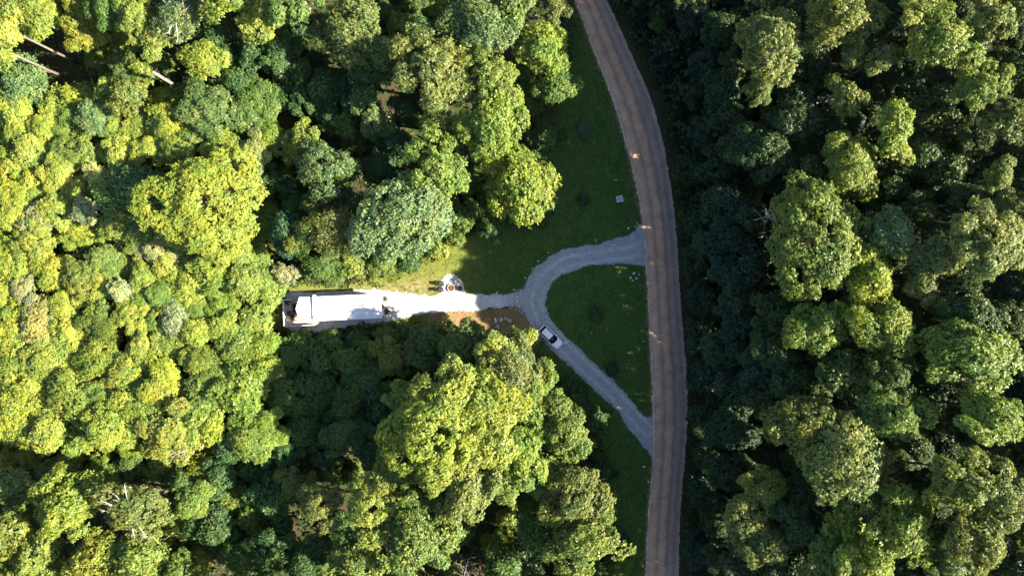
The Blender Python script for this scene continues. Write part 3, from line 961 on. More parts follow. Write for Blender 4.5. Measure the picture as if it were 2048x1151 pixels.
def lawn_rim(x, y):
    d = lawn_sd(x, y); return (d > -1.2) & (d < 2.2) & ~((x > road_l(y) - 1.0) & (x < road_r(y) + .5)) & (sdf(DRIVE, x, y) > .6) & (sdf(DIRT, x, y) > .2)
undergrowth("weeds", 160000, lawn_rim, .05, .9, .34, .16, 4, (.095, .130, .022), "tall weeds and brambles rimming the lawn", "weeds", 23, 1.0)
def turf(x, y):
    g = sdf(DRIVE, x, y); return (lawn_sd(x, y) < .2) & (g > -1.1) & (g + 2.4 * vnoise(x / .5, y / .5, 77) > .9) & (x < road_l(y) - .15) & (sdf(DIRT, x, y) > 0) & (np.hypot(x + 37, y + 4) > 6)
undergrowth("grass", 420000, turf, .0, .12, .17, .05, 4, (.040, .092, .018), "tufts of grass on the lawn and along the gravel", "grass", 51, .9)
def verge(x, y):
    a = (x - road_r(y)); return (a > .3) & (a < 4.5)
undergrowth("verge_weeds", 120000, verge, .02, .5, .3, .14, 4, (.045, .070, .018), "sparse weeds on the shaded verge right of the road", "weeds", 25, 1.2)

# ------------------------------------------------------------------ stones
M_STONE = plain("pale_stone", (.55, .52, .48), .9, .1, var=.3, scale=4); M_STONEB = plain("brown_stone", (.34, .27, .22), .9, .1, var=.35, scale=4)
M_PEB = plain('pebble_stone', (.20, .19, .18), .95, .1, var=.5, scale=2.5)
def rock_mesh(seed, mat):
    r = random.Random(seed); bm = bmesh.new(); bmesh.ops.create_icosphere(bm, subdivisions=3, radius=1.0)
    cuts = [(Vector((r.gauss(0, 1), r.gauss(0, 1), r.gauss(0, .7))).normalized(), r.uniform(.6, .85)) for _ in range(9)]
    for v in bm.verts:
        for n, d in cuts:
            e = v.co.dot(n) - d
            if e > 0: v.co -= n * e * .9
        v.co *= 1 + .05 * math.sin(v.co.x * 7 + seed) * math.sin(v.co.y * 6)
        if v.co.z < -.5: v.co.z = -.5
    me = bpy.data.meshes.new("boulder"); bm.to_mesh(me); bm.free(); me.materials.append(mat)
    return me
RM = [rock_mesh(i, M_STONE) for i in range(4)] + [rock_mesh(i + 9, M_STONEB) for i in range(3)]
ROCKS = [  # px, py, length px, width px, angle (deg), mesh, z0, label
    (991, 640, 11, 5.5, 95, 0, .05, "pale upright boulder at the left end of the boulder row"), (997.5, 639, 11, 4, 85, 4, .05, "thin brown boulder second in the boulder row"),
    (1002.5, 638.5, 9, 6.5, 80, 1, .05, "whitest boulder in the middle of the boulder row"), (1009.5, 637, 9, 8, 30, 6, .05, "small grey boulder beside the biggest one of the row"),
    (1018.5, 641, 15, 9, -40, 5, .05, "biggest brown boulder at the row's end near the driveway"), (993.5, 653, 12, 9, 20, 6, .05, "brown boulder below the boulder row"),
    (984, 663, 12, 10, 45, 2, .05, "pale triangular boulder half under the bright crown"), (1034, 593, 5.5, 5, 10, 1, .06, "upper of two white stones between the driveway branches"),
    (1034, 603, 6.5, 4.5, 90, 0, .06, "lower of two white stones between the driveway branches"), (1028.5, 579.5, 4, 3.5, 0, 3, .04, "small stone at the lawn corner above the two white stones"),
    (1033.5, 581.5, 3.2, 2.6, 30, 2, .04, "tiny stone beside the lawn corner stone"), (994, 584.5, 4, 3, 0, 3, .04, "stone on the grass edge along the cabin path"),
    (1268, 546, 6, 4.5, 10, 0, .04, "largest white stone of the cluster by the road"), (1260.7, 555, 5, 4, 60, 1, .04, "leftmost stone of the cluster by the road"),
    (1265, 560, 5.5, 3.8, -20, 2, .04, "lowest stone of the cluster by the road"), (1272.5, 556.5, 5, 4, -50, 3, .04, "middle stone of the cluster by the road"),
    (1277.5, 548, 5, 3.5, -70, 4, .04, "brown stone of the cluster closest to the road"), (1256.6, 456, 5, 4, 60, 1, .04, "white stone on the grass above the upper driveway mouth"),
    (1274, 446, 6, 3.5, 20, 6, .04, "brown stone at the road edge above the driveway mouth"), (1191, 480.5, 3, 2.4, 0, 3, .04, "lone pebble stone above the upper driveway"),
    (1096, 505, 3, 2.4, 0, 2, .04, "small stone on the outside of the driveway bend"), (1076, 522, 3.5, 3, 0, 3, .05, "pale stone where the driveway bend is sharpest"),
    (1051, 555.6, 4.5, 3, -45, 1, .05, "stone at the driveway's edge above the junction"), (1065.7, 537, 3.5, 2.8, -45, 0, .05, "stone on the driveway rim between bend and junction"),
    (1288, 932, 6, 3.5, 10, 0, .04, "pale stone below the lower driveway mouth"), (1232, 359.5, 9, 3.2, 8, 5, .04, "flat grey stone on the lawn above the utility box"),
    (1021.5, 616.5, 2.6, 2.2, 0, 0, .05, "first little white stone edging the dirt patch"), (1032.5, 618, 3, 2.8, 0, 1, .05, "roundest little white stone edging the dirt patch"),
    (1039, 620.5, 3, 2, -40, 2, .05, "little stone in the middle of the dirt patch edging"), (1044, 625, 3.5, 2.2, -40, 3, .05, "last little stone of the dirt patch edging by the driveway"),
    (1038.5, 613, 2.4, 3.2, 0, 1, .06, "little stone closest to the two white stones"), (977, 638, 3, 2.4, 0, 4, .05, "small brown stone left of the boulder row"),
    (1200, 131, 5, 3, -60, 6, .04, "small stone at the roadside beside the upper bend")]
for px, py, a, b, ang, m, z0, lab in ROCKS:
    x, y = W(px, py); o = link("boulder" if a > 8 else "stone", RM[m], None, (x, y, z0 + min(a, b) * PXM * .2), math.radians(ang))
    o.scale = (a * PXM / 2 * 1.1, b * PXM / 2 * 1.1, min(a, b) * PXM / 2 * .9)
    tag(o, lab, "boulder" if a > 8 else "stone", "boulders by the dirt patch" if a > 8 else "loose stones along the driveway")
def pebbles():
    r = np.random.default_rng(8); n = 60000
    x = r.uniform(-42, 33, n); y = r.uniform(-56, 56, n)
    dl = road_l(y) - x; dr = x - road_r(y); dd = sdf(DRIVE, x, y)
    p = .55 * np.exp(-((dl - .35) / .35) ** 2) + .35 * np.exp(-((dr + .1) / .5) ** 2) + .5 * np.exp(-((dd - .1) / .45) ** 2) * ((x < road_l(y)))
    p += .06 * ((dd < 0) | ((dl < 0) & (dr < 0)))
    k = r.uniform(0, 1, n) < p; x, y = x[k], y[k]; n = len(x); s = r.uniform(.03, .09, n) * np.where(r.uniform(0, 1, n) > .93, 1.7, 1)
    base = np.array([[1, 0, 0], [0, 1, 0], [-1, 0, 0], [0, -1, 0], [0, 0, .6], [0, 0, -.4]], float); ff = [(0, 1, 4), (1, 2, 4), (2, 3, 4), (3, 0, 4), (1, 0, 5), (2, 1, 5), (3, 2, 5), (0, 3, 5)]
    P = base[None] * s[:, None, None] * r.uniform(.6, 1.4, (n, 6, 1)); a = r.uniform(0, 6.28, n); c, sn = np.cos(a)[:, None], np.sin(a)[:, None]
    Q = np.stack([P[..., 0] * c - P[..., 1] * sn + x[:, None], P[..., 0] * sn + P[..., 1] * c + y[:, None], P[..., 2] + .09], -1).reshape(-1, 3)
    Fc = (np.array(ff)[None] + (np.arange(n) * 6)[:, None, None]).reshape(-1, 3)
    tag(link("gravel", mesh_from("gravel", Q, Fc, [M_PEB])), "scattered loose gravel along road and driveway edges", "gravel", kind='stuff')
pebbles()
def cells(name, sd_fn, n, size, mat, label): pass

# ------------------------------------------------------------------ dead wood
def log(name, p0, p1, r0, r1, mat, label, cat, stubs=0, z0=.3, seed=0):
    (x0, y0), (x1, y1) = W(*p0), W(*p1); h0 = float(height(x0, y0)); h1 = float(height(x1, y1)); L = math.hypot(x1 - x0, y1 - y0)
    o = empty(name, (x0, y0, h0)); mb = MB(); r = np.random.default_rng(seed)
    mb.tube([(0, 0, z0), ((x1 - x0) * .5, (y1 - y0) * .5, z0 + (h1 - h0) * .5 + .15), (x1 - x0, y1 - y0, h1 - h0 + z0)], [r0, (r0 + r1) / 2, r1], 9)
    mb.build('trunk', mat, o, smoothed=True)
    for i in range(stubs):
        t = r.uniform(.1, .95); c = np.array([(x1 - x0) * t, (y1 - y0) * t, z0 + (h1 - h0) * t]); d = r.normal(0, 1, 3); d[2] = abs(d[2]) * .7; d /= np.linalg.norm(d)
        m2 = MB(); m2.tube([c, c + d * r.uniform(.5, 1.3)], [.06, .015], 5); m2.build('branch', mat, o)
    tag(o, label, cat, 'fallen logs and bare trunks'); return o
log('fallen_log', (0, 112), (48, 124), .2, .16, M_DEAD, "pale fallen log running off the left edge of the photo", 'fallen log')
log('fallen_log', (57, 131), (106, 147), .3, .2, M_DEAD, "thicker of two fallen logs lying side by side", 'fallen log', 2, seed=2)
log('fallen_log', (73, 129), (104, 141), .22, .16, M_DEAD, "thinner fallen log lying against the thick one", 'fallen log', 1, seed=3)
def snag(name, base, h, r0, r1, nb, blen, mat, label, seed, lean=(0, 0), zlo=.45, twigs=3):
    x, y = W(*base); zg = float(height(x, y)); o = empty(name, (x, y, zg)); r = np.random.default_rng(seed)
    mb = MB(); mb.tube([(0, 0, -.3), (lean[0] * .5, lean[1] * .5, h * .5), (lean[0], lean[1], h)], [r0, (r0 + r1) * .55, r1], 9); mb.build('trunk', mat, o, smoothed=True)
    for i in range(nb):
        t = zlo + (1 - zlo) * (i + .5) / nb; c = np.array([lean[0] * t, lean[1] * t, h * t]); a = i * 2.4 + r.uniform(-.4, .4); l = blen * r.uniform(.5, 1.15) * (1.15 - .5 * t)
        d = np.array([math.cos(a), math.sin(a), r.uniform(-.05, .45)]); m2 = MB(); e = c + d * l
        m2.tube([c, c + d * l * .5 + np.array([0, 0, -.04 * l]), e], [.07, .045, .012], 5)
        for k in range(twigs):
            tt = r.uniform(.35, .95); q = c + d * l * tt; dd = d + r.normal(0, .6, 3); m2.tube([q, q + dd * l * .28], [.028, .008], 4)
        m2.build('branch', mat, o)
    tag(o, label, 'dead tree', 'standing dead trees'); return o
snag('broken_snag', (372, 184), 11.5, .30, .24, 9, 1.5, M_DEAD, "thick broken grey snag with branch stubs in the upper left clearing", 4, zlo=.35, twigs=1)
snag('dead_tree', (937, 1098), 13, .2, .05, 22, 3.0, M_DEAD, "bare dead tree with whorled branches at the bottom edge", 5, zlo=.3)
snag('dead_tree', (962, 1120), 7, .14, .04, 16, 2.2, M_RED, "reddish dead brush right of the bare dead tree", 6, zlo=.2)
snag('dead_tree', (1430, 462), 27, .2, .04, 12, 2.4, M_DEAD, "white dead twigs poking above the biggest right-hand tree", 7, zlo=.8)
snag('dead_tree', (410, 880), 12, .16, .05, 9, 1.8, M_DEAD, "thin bare pole standing in the dark gully", 8, zlo=.5)
snag('dead_tree', (150, 950), 6, .1, .03, 10, 1.6, M_DEAD, "small bleached sapling skeleton in the dark gully", 9, zlo=.3)

# small plants on the lawn
def lawn_plant(px, py, r, c, key, label):
    R0, H0, cm, tm = PROTO[key]; x, y = W(px, py, .6); s = r * PXM / R0
    o = empty('shrub', (x, y, .03)); co = link('crown', cm, o, (0, 0, H0 * s * .5), px); co.scale = (s, s, s * .9); co.color = c + (1,)
    mb = MB(); mb.tube([(0, 0, 0), (0, 0, H0 * s * .9)], [.05, .02], 6); mb.build('stem', M_BARK, o)
    tag(o, label, 'shrub', 'shrubs planted on the lawn')
lawn_plant(1166, 259, 17, (.13, .16, .12), ('Sp', 0), "pale spiky silver shrub alone on the upper lawn")
lawn_plant(1166, 400, 12, (.045, .07, .03), ('Ss', 1), "small dark shrub on the lawn left of the utility box")
lawn_plant(1194, 628, 15, (.05, .095, .035), ('Ss', 1), "thin young tree in the middle of the lawn island")
lawn_plant(1226, 738, 15, (.04, .08, .035), ('Ss', 2), "dark young tree at the driveway side of the lawn island")

# ------------------------------------------------------------------ white cabin
M_ROOF = plain("white_roof_metal", (.57, .57, .58), .45, .4, var=.08, scale=.8); M_TRIM = plain("white_trim", (.80, .79, .78), .5, .3, var=.04); M_WALL = plain("white_siding", (.72, .72, .71), .6, .3, var=.05)
M_GLASS = plain("window_glass", (.03, .035, .04), .08, .5, var=.1); M_DECK = None
def m_deck():
    t = NT("deck_boards"); w_ = t.n("ShaderNodeTexWave", wave_type='BANDS', bands_direction='X'); w_.inputs['Scale'].default_value = 2.2; w_.inputs['Distortion'].default_value = .0
    tc = t.n("ShaderNodeTexCoord"); t.l(tc.outputs['Object'], w_.inputs['Vector'])
    c = t.ramp(t.noise(3, 5), [(.3, (.34, .25, .20)), (.7, (.52, .40, .33))])
    return t.bsdf(t.mix(.5, c, t.ramp(w_.outputs['Fac'], [(.03, (.3, .3, .3)), (.12, (1, 1, 1))]), 'MULTIPLY'), .8, .2)
M_DECK = m_deck(); M_WOOD = plain("brown_wood", (.22, .14, .10), .8, .2, var=.25); M_BLACK = plain("black_plastic", (.015, .015, .017), .5, .4); M_DARK = plain("dark_wicker", (.05, .035, .03), .8, .2, var=.3)
M_GREY = plain("grey_metal", (.30, .31, .33), .5, .4); M_FRAME = plain("window_frame_white", (.7, .7, .7), .5)
ROT = math.radians(2.6)
cx, cyy = W(693.5, 614.5, 3.7)
cab = empty('cabin', (cx, cyy, .05), ROT)
tag(cab, "long white cabin with a bright metal roof and a gabled porch roof", "cabin")
Lx, Ly = 11.6, 4.08
hx, hy = Lx / 2 - .2, Ly / 2 - .3
mb = MB(); mb.box((0, 0, 1.95), (2 * hx, 2 * hy, 2.7))
mb.face([(-hx, -hy, 3.3), (-hx, hy, 3.3), (-hx, 0, 3.62)]); mb.face([(hx, -hy, 3.3), (hx, hy, 3.3), (hx, 0, 3.62)])
for z in np.arange(.8, 3.3, .22): mb.box((0, 0, z), (2 * hx + .03, 2 * hy + .03, .018))
mb.build('wall', M_WALL, cab)
mb = MB(); mb.box((0, 0, .32), (2 * hx - .1, 2 * hy - .1, .56)); mb.build('skirting', M_GREY, cab)
mb = MB()
for sgn in (-1, 1):
    mb.rings([[(-Lx / 2, 0, 3.72), (Lx / 2, 0, 3.72)], [(-Lx / 2, sgn * Ly / 2, 3.36), (Lx / 2, sgn * Ly / 2, 3.36)], [(-Lx / 2, sgn * Ly / 2, 3.28), (Lx / 2, sgn * Ly / 2, 3.28)], [(-Lx / 2, 0, 3.64), (Lx / 2, 0, 3.64)]], closed=False)
    for e in (-1, 1): mb.face([(e * Lx / 2, 0, 3.72), (e * Lx / 2, sgn * Ly / 2, 3.36), (e * Lx / 2, sgn * Ly / 2, 3.28), (e * Lx / 2, 0, 3.64)])
rf = mb.build('roof', M_ROOF, cab)
mb = MB(); ang = math.atan2(.36, Ly / 2)
for sgn in (-1, 1):
    for x in np.arange(-Lx / 2 + .2, Lx / 2, .41): mb.box((x, sgn * Ly / 4, 3.555), (.035, Ly / 2 / math.cos(ang), .045), rx=-sgn * ang)
mb.build('seam', M_ROOF, rf)
mb = MB(); mb.box((0, 0, 3.73), (Lx + .02, .26, .03)); mb.build('ridge_cap', M_TRIM, rf)
mb = MB(); mb.box((-Lx / 2 + .28, Ly / 2 + .18, 3.30), (.5, .40, .12), bev=.02); mb.build('roof_hood', M_TRIM, rf)
mb = MB()
for e in (-1, 1):
    for sgn in (-1, 1): mb.box((e * (Lx / 2 + .015), sgn * Ly / 4, 3.5), (.05, Ly / 2 / math.cos(ang), .2), rx=-sgn * ang)
for sgn in (-1, 1): mb.box((0, sgn * (Ly / 2 + .015), 3.29), (Lx, .05, .16))
mb.build('fascia', M_TRIM, rf)
for (x, sgn, w_, h_) in ((-3.6, 1, 1.2, 1.0), (-.6, 1, .8, .8), (2.6, 1, 1.4, 1.0), (-3.2, -1, 1.2, 1.0), (1.0, -1, .8, .7), (3.8, -1, 1.2, 1.0)):
    m1 = MB(); y = sgn * (hy + .03)
    m1.box((x, y, 2.0 + h_ / 2 + .04), (w_ + .16, .06, .08)); m1.box((x, y, 2.0 - h_ / 2 - .04), (w_ + .16, .06, .08))
    for e in (-1, 1): m1.box((x + e * (w_ / 2 + .04), y, 2.0), (.08, .06, h_))
    f = m1.build('window', M_FRAME, cab); m2 = MB(); m2.box((x, sgn * (hy + .015), 2.0), (w_, .03, h_)); m2.build('pane', M_GLASS, f)
mb = MB(); mb.box((hx + .03, -.15, 1.62), (.06, .92, 2.02)); d = mb.build('door', M_WOOD, cab); mb = MB(); mb.box((hx + .1, .2, 1.6), (.06, .05, .14)); mb.build('handle', M_GREY, d)
# gabled porch roof with pointed (prow) ends
px0 = W(607.6, 616.6, 3.5); R2 = Matrix.Rotation(-ROT, 3, 'Z')
pc = R2 @ Vector((px0[0] - cx, px0[1] - cyy, 0))
zr, ze = 3.78, 3.12
mb = MB()
for top, dz in ((True, 0), (False, -.09)):
    N = [(-.82, 1.98, ze + dz), (.92, 1.98, ze + dz)]; Rg = [(-1.30, 0, zr + dz), (1.28, 0, zr + dz)]; So = [(-.92, -1.98, ze + dz), (1.05, -1.98, ze + dz)]
    P = lambda q: (q[0] + pc.x, q[1] + pc.y, q[2])
    mb.face([P(q) for q in (Rg[0], Rg[1], N[1], N[0])]); mb.face([P(q) for q in (Rg[0], Rg[1], So[1], So[0])])
ring = [(-.82, 1.98, ze), (.92, 1.98, ze), (1.28, 0, zr), (1.05, -1.98, ze), (-.92, -1.98, ze), (-1.30, 0, zr)]
for a, b in zip(ring, ring[1:] + ring[:1]): mb.face([P(a), P(b), P((b[0], b[1], b[2] - .09)), P((a[0], a[1], a[2] - .09))])
mb.build('porch_roof', M_ROOF, cab)
mb = MB(); mb.box((pc.x + 1.1, pc.y, 2.86), (1.15, 3.8, .1)); mb.build('link_roof', M_GREY if False else M_WALL, cab)
for (dx, dy) in ((-.7, 1.8), (.7, 1.8), (-.7, -1.8), (.75, -1.8)):
    mb = MB(); mb.box((pc.x + dx, pc.y + dy, 1.85), (.12, .12, 2.5)); mb.build('porch_post', M_TRIM, cab)

# deck with railings (its own structure beside the cabin)
dxy = W(600.5, 624.2, .6)
deck = empty('porch_deck', (dxy[0], dxy[1], .05), ROT); tag(deck, "tan board deck with white railings at the cabin's porch end", "deck")
DX, DY = 5.35, 4.72
mb = MB(); mb.box((0, 0, .53), (DX, DY, .1)); mb.build('floor', M_DECK, deck)
mb = MB()
for x in np.linspace(-DX / 2 + .15, DX / 2 - .15, 4):
    for y in (-DY / 2 + .15, 0, DY / 2 - .15): mb.box((x, y, .24), (.14, .14, .48))
for y in (-DY / 2 + .06, DY / 2 - .06): mb.box((0, y, .4), (DX - .1, .05, .16))
mb.build('support', M_WOOD, deck)
def railing(p0, p1, mat, n):
    p0, p1 = Vector(p0), Vector(p1); d = p1 - p0; L = d.length; a = math.atan2(d.y, d.x); mb = MB(); c = (p0 + p1) / 2
    mb.box((c.x, c.y, 1.58), (L, .15, .05), rz=a); mb.box((c.x, c.y, .72), (L, .06, .07), rz=a)
    k = int(L / .11)
    for i in range(k + 1):
        q = p0 + d * (i / k); mb.box((q.x, q.y, 1.14), (.05, .035, .80), rz=a)
    for i in range(n):
        q = p0 + d * (i / (n - 1)); mb.box((q.x, q.y, 1.09), (.11, .11, 1.04), rz=a)
    return mb.build('railing', mat, deck)
M_PINK = plain("pinkish_trim", (.66, .55, .50), .6, .2, var=.06)
railing((-DX / 2 + .08, -DY / 2 + .08, 0), (-DX / 2 + .08, DY / 2 - .08, 0), M_TRIM, 4)
railing((-DX / 2 + .2, DY / 2 - .08, 0), (-DX / 2 + 1.3, DY / 2 - .08, 0), M_TRIM, 3)
railing((-DX / 2 + .2, -DY / 2 + .08, 0), (DX / 2 - .1, -DY / 2 + .08, 0), M_PINK, 5)
mb = MB()
for i in range(3): mb.box((DX / 2 + .17 + .3 * i, -DY / 2 + .55, .45 - .16 * i), (.32, .95, .06))
mb.build('step', M_DECK, deck)

# chairs: one adirondack-style chair, copied
def make_chair(mat):
    o = empty('garden_chair', (0, 0, 0))
    m = MB()
    for i in range(5): m.box((.24 - .12 * i, 0, .40 - .022 * i), (.105, .56, .03), ry=.18)
    m.build('seat', mat, o)
    m = MB()
    for i in range(5): m.box((-.42, -.24 + .12 * i, .70 + .05 * (1 - abs(i - 2) / 2)), (.03, .105, .78), ry=-.38)
    m.build('backrest', mat, o)
    for s in (-1, 1):
        m = MB(); m.box((-.06, s * .37, .60), (.76, .14, .03), bev=.01); m.build('armrest', mat, o)
        m = MB(); m.box((.27, s * .34, .3), (.09, .05, .6)); m.build('leg', mat, o)
        m = MB(); m.box((-.30, s * .33, .22), (.62, .045, .10), ry=-.42); m.build('leg', mat, o)
    return o
ch0 = make_chair(M_BLACK)
M_CHAIR2 = plain("weathered_pinkish_wood", (.45, .36, .36), .7, .2)
first = True
for (px, py, a, lab, mat) in ((885, 567, 5, "upper black chair on the left side of the fire pit", None), (883.5, 578.5, 15, "lower black chair on the left side of the fire pit", None),
                              (915, 564.5, 222, "pale pinkish chair above right of the fire pit", M_CHAIR2), (919, 577, 178, "dark chair in the shade right of the fire pit", None)):
    o = ch0 if first else copy_tree(ch0); first = False
    x, y = W(px, py, .4); o.location = (x, y, .06); o.rotation_euler = (0, 0, math.radians(a)); tag(o, lab, 'chair', 'chairs around the fire pit')
    if mat:
        for c in o.children:
            c.data = c.data.copy(); c.data.materials[0] = mat
for (px, py, a, lab) in ((577.2, 605.5, -50, "dark wicker chair in the deck's upper corner"), (588, 612, 200, "upper of two dark chairs beside the porch roof"), (588.5, 620.5, 170, "lower of two dark chairs beside the porch roof")):
    o = copy_tree(ch0); x, y = W(px, py, 1.0); o.location = (x, y, .63); o.rotation_euler = (0, 0, math.radians(a)); tag(o, lab, 'chair', 'dark chairs on the deck')
    for c in o.children:
        if c.data.users > 0:
            nm = c.data.name + "_wicker"
            if nm not in bpy.data.meshes:
                d2 = c.data.copy(); d2.name = nm; d2.materials[0] = M_DARK
            c.data = bpy.data.meshes[nm]
x, y = W(578.6, 626.3, .9); t = empty('side_table', (x, y, .63), .1); tag(t, "low dark square table on the deck", "table")
mb = MB(); mb.box((0, 0, .42), (.75, .85, .05), bev=.01); mb.build('table_top', M_DARK, t)
for sx in (-1, 1):
    for sy in (-1, 1): mb = MB(); mb.box((sx * .32, sy * .36, .2), (.05, .05, .4)); mb.build('leg', M_DARK, t)
def pot_plant(px, py, z, col, key, s, lab, potm):
    x, y = W(px, py, z + .4); o = empty('potted_plant', (x, y, z)); m = MB()
    m.rings([[(r * math.cos(a), r * math.sin(a), zz) for a in np.linspace(0, 6.283, 13)[:-1]] for r, zz in ((.13, 0), (.19, .34), (.21, .34), (.21, .38), (.17, .38), (.16, .3))], cap0=True, cap1=True); m.build('pot', potm, o)
    R0, H0, cm, tm = PROTO[key]; c = link('foliage', cm, o, (0, 0, .5), px); c.scale = (s, s, s); c.color = col + (1,); tag(o, lab, 'plant')
pot_plant(585.8, 635, .63, (.06, .045, .02), ('Ss', 0), .2, "reddish potted plant on the deck's sunlit edge", M_WOOD)
pot_plant(771, 597, .06, (.10, .13, .02), ('Ss', 3), .19, "yellowish potted plant by the wooden locker at the cabin's end", M_WOOD)
pot_plant(773.5, 622.5, .06, (.10, .14, .03), ('Ss', 4), .22, "leafy potted plant in the shade beside the white landing", M_GREY)
x, y = W(764.6, 596.5, .8); o = empty('storage_locker', (x, y, .06), ROT); tag(o, "narrow brown wooden locker against the cabin's end wall", "locker")
mb = MB(); mb.box((0, 0, .6), (.30, .85, 1.2), bev=.01); mb.build('body', M_WOOD, o); mb = MB(); mb.box((0, 0, 1.23), (.36, .92, .05), ry=.08); mb.build('lid', M_WOOD, o)
for s in (-1, 1): mb = MB(); mb.box((.165, s * .2, .6), (.02, .38, 1.0)); mb.build('door', M_WOOD, o)
x, y = W(773, 603.6, .3); o = empty('plank_bench', (x, y, .06), -.02); tag(o, "thin grey plank bench sticking out from the cabin's end", "bench")
mb = MB(); mb.box((0, 0, .42), (1.1, .16, .05)); mb.build('seat', M_GREY, o)
for s in (-1, 1): mb = MB(); mb.box((s * .42, 0, .2), (.05, .14, .4)); mb.build('leg', M_GREY, o)
x, y = W(765.6, 625, .6); o = empty('entry_landing', (x, y, .06), ROT); tag(o, "small white railed landing with a dark mat at the cabin door", "landing")
mb = MB(); mb.box((0, 0, .55), (.62, 1.25, .08)); mb.build('platform', M_BLACK, o)
mb = MB()
for (cxx, cy2, sx, sy) in ((.32, 0, .06, 1.36), (0, .66, .6, .06), (0, -.66, .6, .06)): mb.box((cxx, cy2, 1.4), (sx, sy, .06)); mb.box((cxx, cy2, .9), (sx * .7, sy * .98, .04))
for sx in (-.28, .32):
    for sy in (-.66, .66): mb.box((sx, sy, .69), (.07, .07, 1.38))
mb.build('railing', M_TRIM, o)
mb = MB()
for i in range(2): mb.box((-.02, .95 + .28 * i, .36 - .17 * i), (.6, .3, .06))
mb.build('step', M_WOOD, o)

# fire pit
M_RUST = plain("rusty_iron", (.22, .09, .045), .8, .3, var=.3); M_ASH = plain("ash", (.05, .045, .04), 1, .05, var=.4)
x, y = W(902.5, 575.5); o = empty('fire_pit', (x, y, .06)); tag(o, "round stone fire pit with a rusty grate on the gravel patch", "fire pit")
mb = MB()
for i in range(13):
    a = i * 6.283 / 13; mb.box((.60 * math.cos(a), .60 * math.sin(a), .12), (.25, .26, .26), rz=a + .1 * math.sin(i * 3), bev=.04)
mb.build('stone_ring', M_STONEB, o)
mb = MB(); mb.tube([(0, 0, .0), (0, 0, .06)], [.5, .46], 20); mb.build('ash_bed', M_ASH, o)
mb = MB()
for i in range(7): mb.box((-.36 + .12 * i, 0, .27), (.02, 2 * math.sqrt(max(.01, .45 ** 2 - (-.36 + .12 * i) ** 2)), .02))
mb.rings([[(.45 * math.cos(a), .45 * math.sin(a), zz) for a in np.linspace(0, 6.283, 25)[:-1]] for zz in (.24, .30)])
mb.build('grate', M_RUST, o)
mb = MB()
for a in (.4, 1.5, 2.4): mb.tube([(-.3 * math.cos(a), -.3 * math.sin(a), .1), (.3 * math.cos(a), .3 * math.sin(a), .2)], [.06, .05], 8)
mb.build('firewood', M_WOOD, o)

# utility box on the lawn
x, y = W(1238.8, 398, .5); o = empty('utility_box', (x, y, .03), math.radians(14)); tag(o, "square grey utility box with pale corner caps on the lawn", "utility box")
M_BOX = plain("pale_grey_metal", (.40, .43, .45), .6, .3, var=.08); M_BOX2 = plain("blue_grey_panel", (.26, .29, .36), .6, .3, var=.1)
mb = MB(); mb.box((0, 0, .38), (1.06, 1.0, .76), bev=.03); mb.build('body', M_BOX, o)
mb = MB(); mb.box((0, 0, .79), (1.14, 1.08, .06), bev=.02); l = mb.build('lid', M_BOX, o)
mb = MB(); mb.box((.05, .04, .835), (.72, .70, .03), bev=.01); mb.build('panel', M_BOX2, l)
mb = MB(); mb.box((-.40, .04, .825), (.05, .6, .02)); mb.build('slot', M_BLACK, l)
for (dx, dy) in ((-.5, .47), (.42, .47)): mb = MB(); mb.tube([(dx, dy, .82), (dx, dy, .95)], [.07, .06], 10); mb.build('cap', M_TRIM, l)
mb = MB(); mb.tube([(.72, .5, 0), (.72, .5, .7), (.66, .5, .74)], [.04, .04, .03], 8); mb.build('pipe', M_GREY, o)
x, y = W(1213.8, 655.5, .1); o = MB().tube([(0, -.6, .06), (0, 0, .07), (.02, .6, .06)], [.035, .035, .02], 8).build('garden_stake', M_GREY, None, (x, y, .03)); tag(o, "thin pale stake lying on the lawn island", "stake")

# ------------------------------------------------------------------ white car
M_PAINT = plain("white_car_paint", (.84, .84, .85), .25, .5, var=.02); M_TYRE = plain("tyre_rubber", (.02, .02, .02), .9, .2); M_RIM = plain("alloy", (.5, .5, .52), .3, .5, metal=.8)
M_LAMP = plain("lamp_glass", (.55, .57, .6), .1, .5); M_TAIL = plain("tail_lamp_red", (.35, .02, .02), .2, .5); M_CGLASS = plain("car_glass", (.010, .014, .016), .06, .5, var=.2)
x, y = W(1101.5, 673.5, .9)
car = empty('parked_car', (x, y, .06), math.radians(-45.0)); tag(car, "white hatchback-style family car with black roof rails parked on the driveway", "car")
ST = [(-2.36, .55, .55, .80), (-2.33, .76, .42, .90), (-2.2, .87, .34, .98), (-1.7, .92, .30, 1.02), (-.9, .935, .26, 1.03), (0, .935, .26, 1.03), (.75, .93, .28, 1.04), (1.2, .92, .30, 1.00), (1.65, .90, .32, .95), (2.0, .85, .36, .89), (2.2, .75, .40, .82), (2.31, .60, .46, .74), (2.36, .40, .52, .66)]
def sec(xx, hw, zb, zt):
    P = []
    for (fy, fz) in ((0, 0), (.55, 0), (.86, .02), (.97, .14), (1.0, .42), (.995, .68), (.955, .86), (.86, .955), (.62, .99), (.3, 1.0)):
        P.append((fy, fz))
    ring = [(xx, hw * fy, zb + (zt - zb) * fz) for fy, fz in P] + [(xx, 0, zb + (zt - zb) * 1.005)] + [(xx, -hw * fy, zb + (zt - zb) * fz) for fy, fz in P[::-1][:-1]]
    return ring
mb = MB(); mb.rings([sec(*s) for s in ST], cap0=True, cap1=True); mb.build('body', M_PAINT, car, smoothed=True)
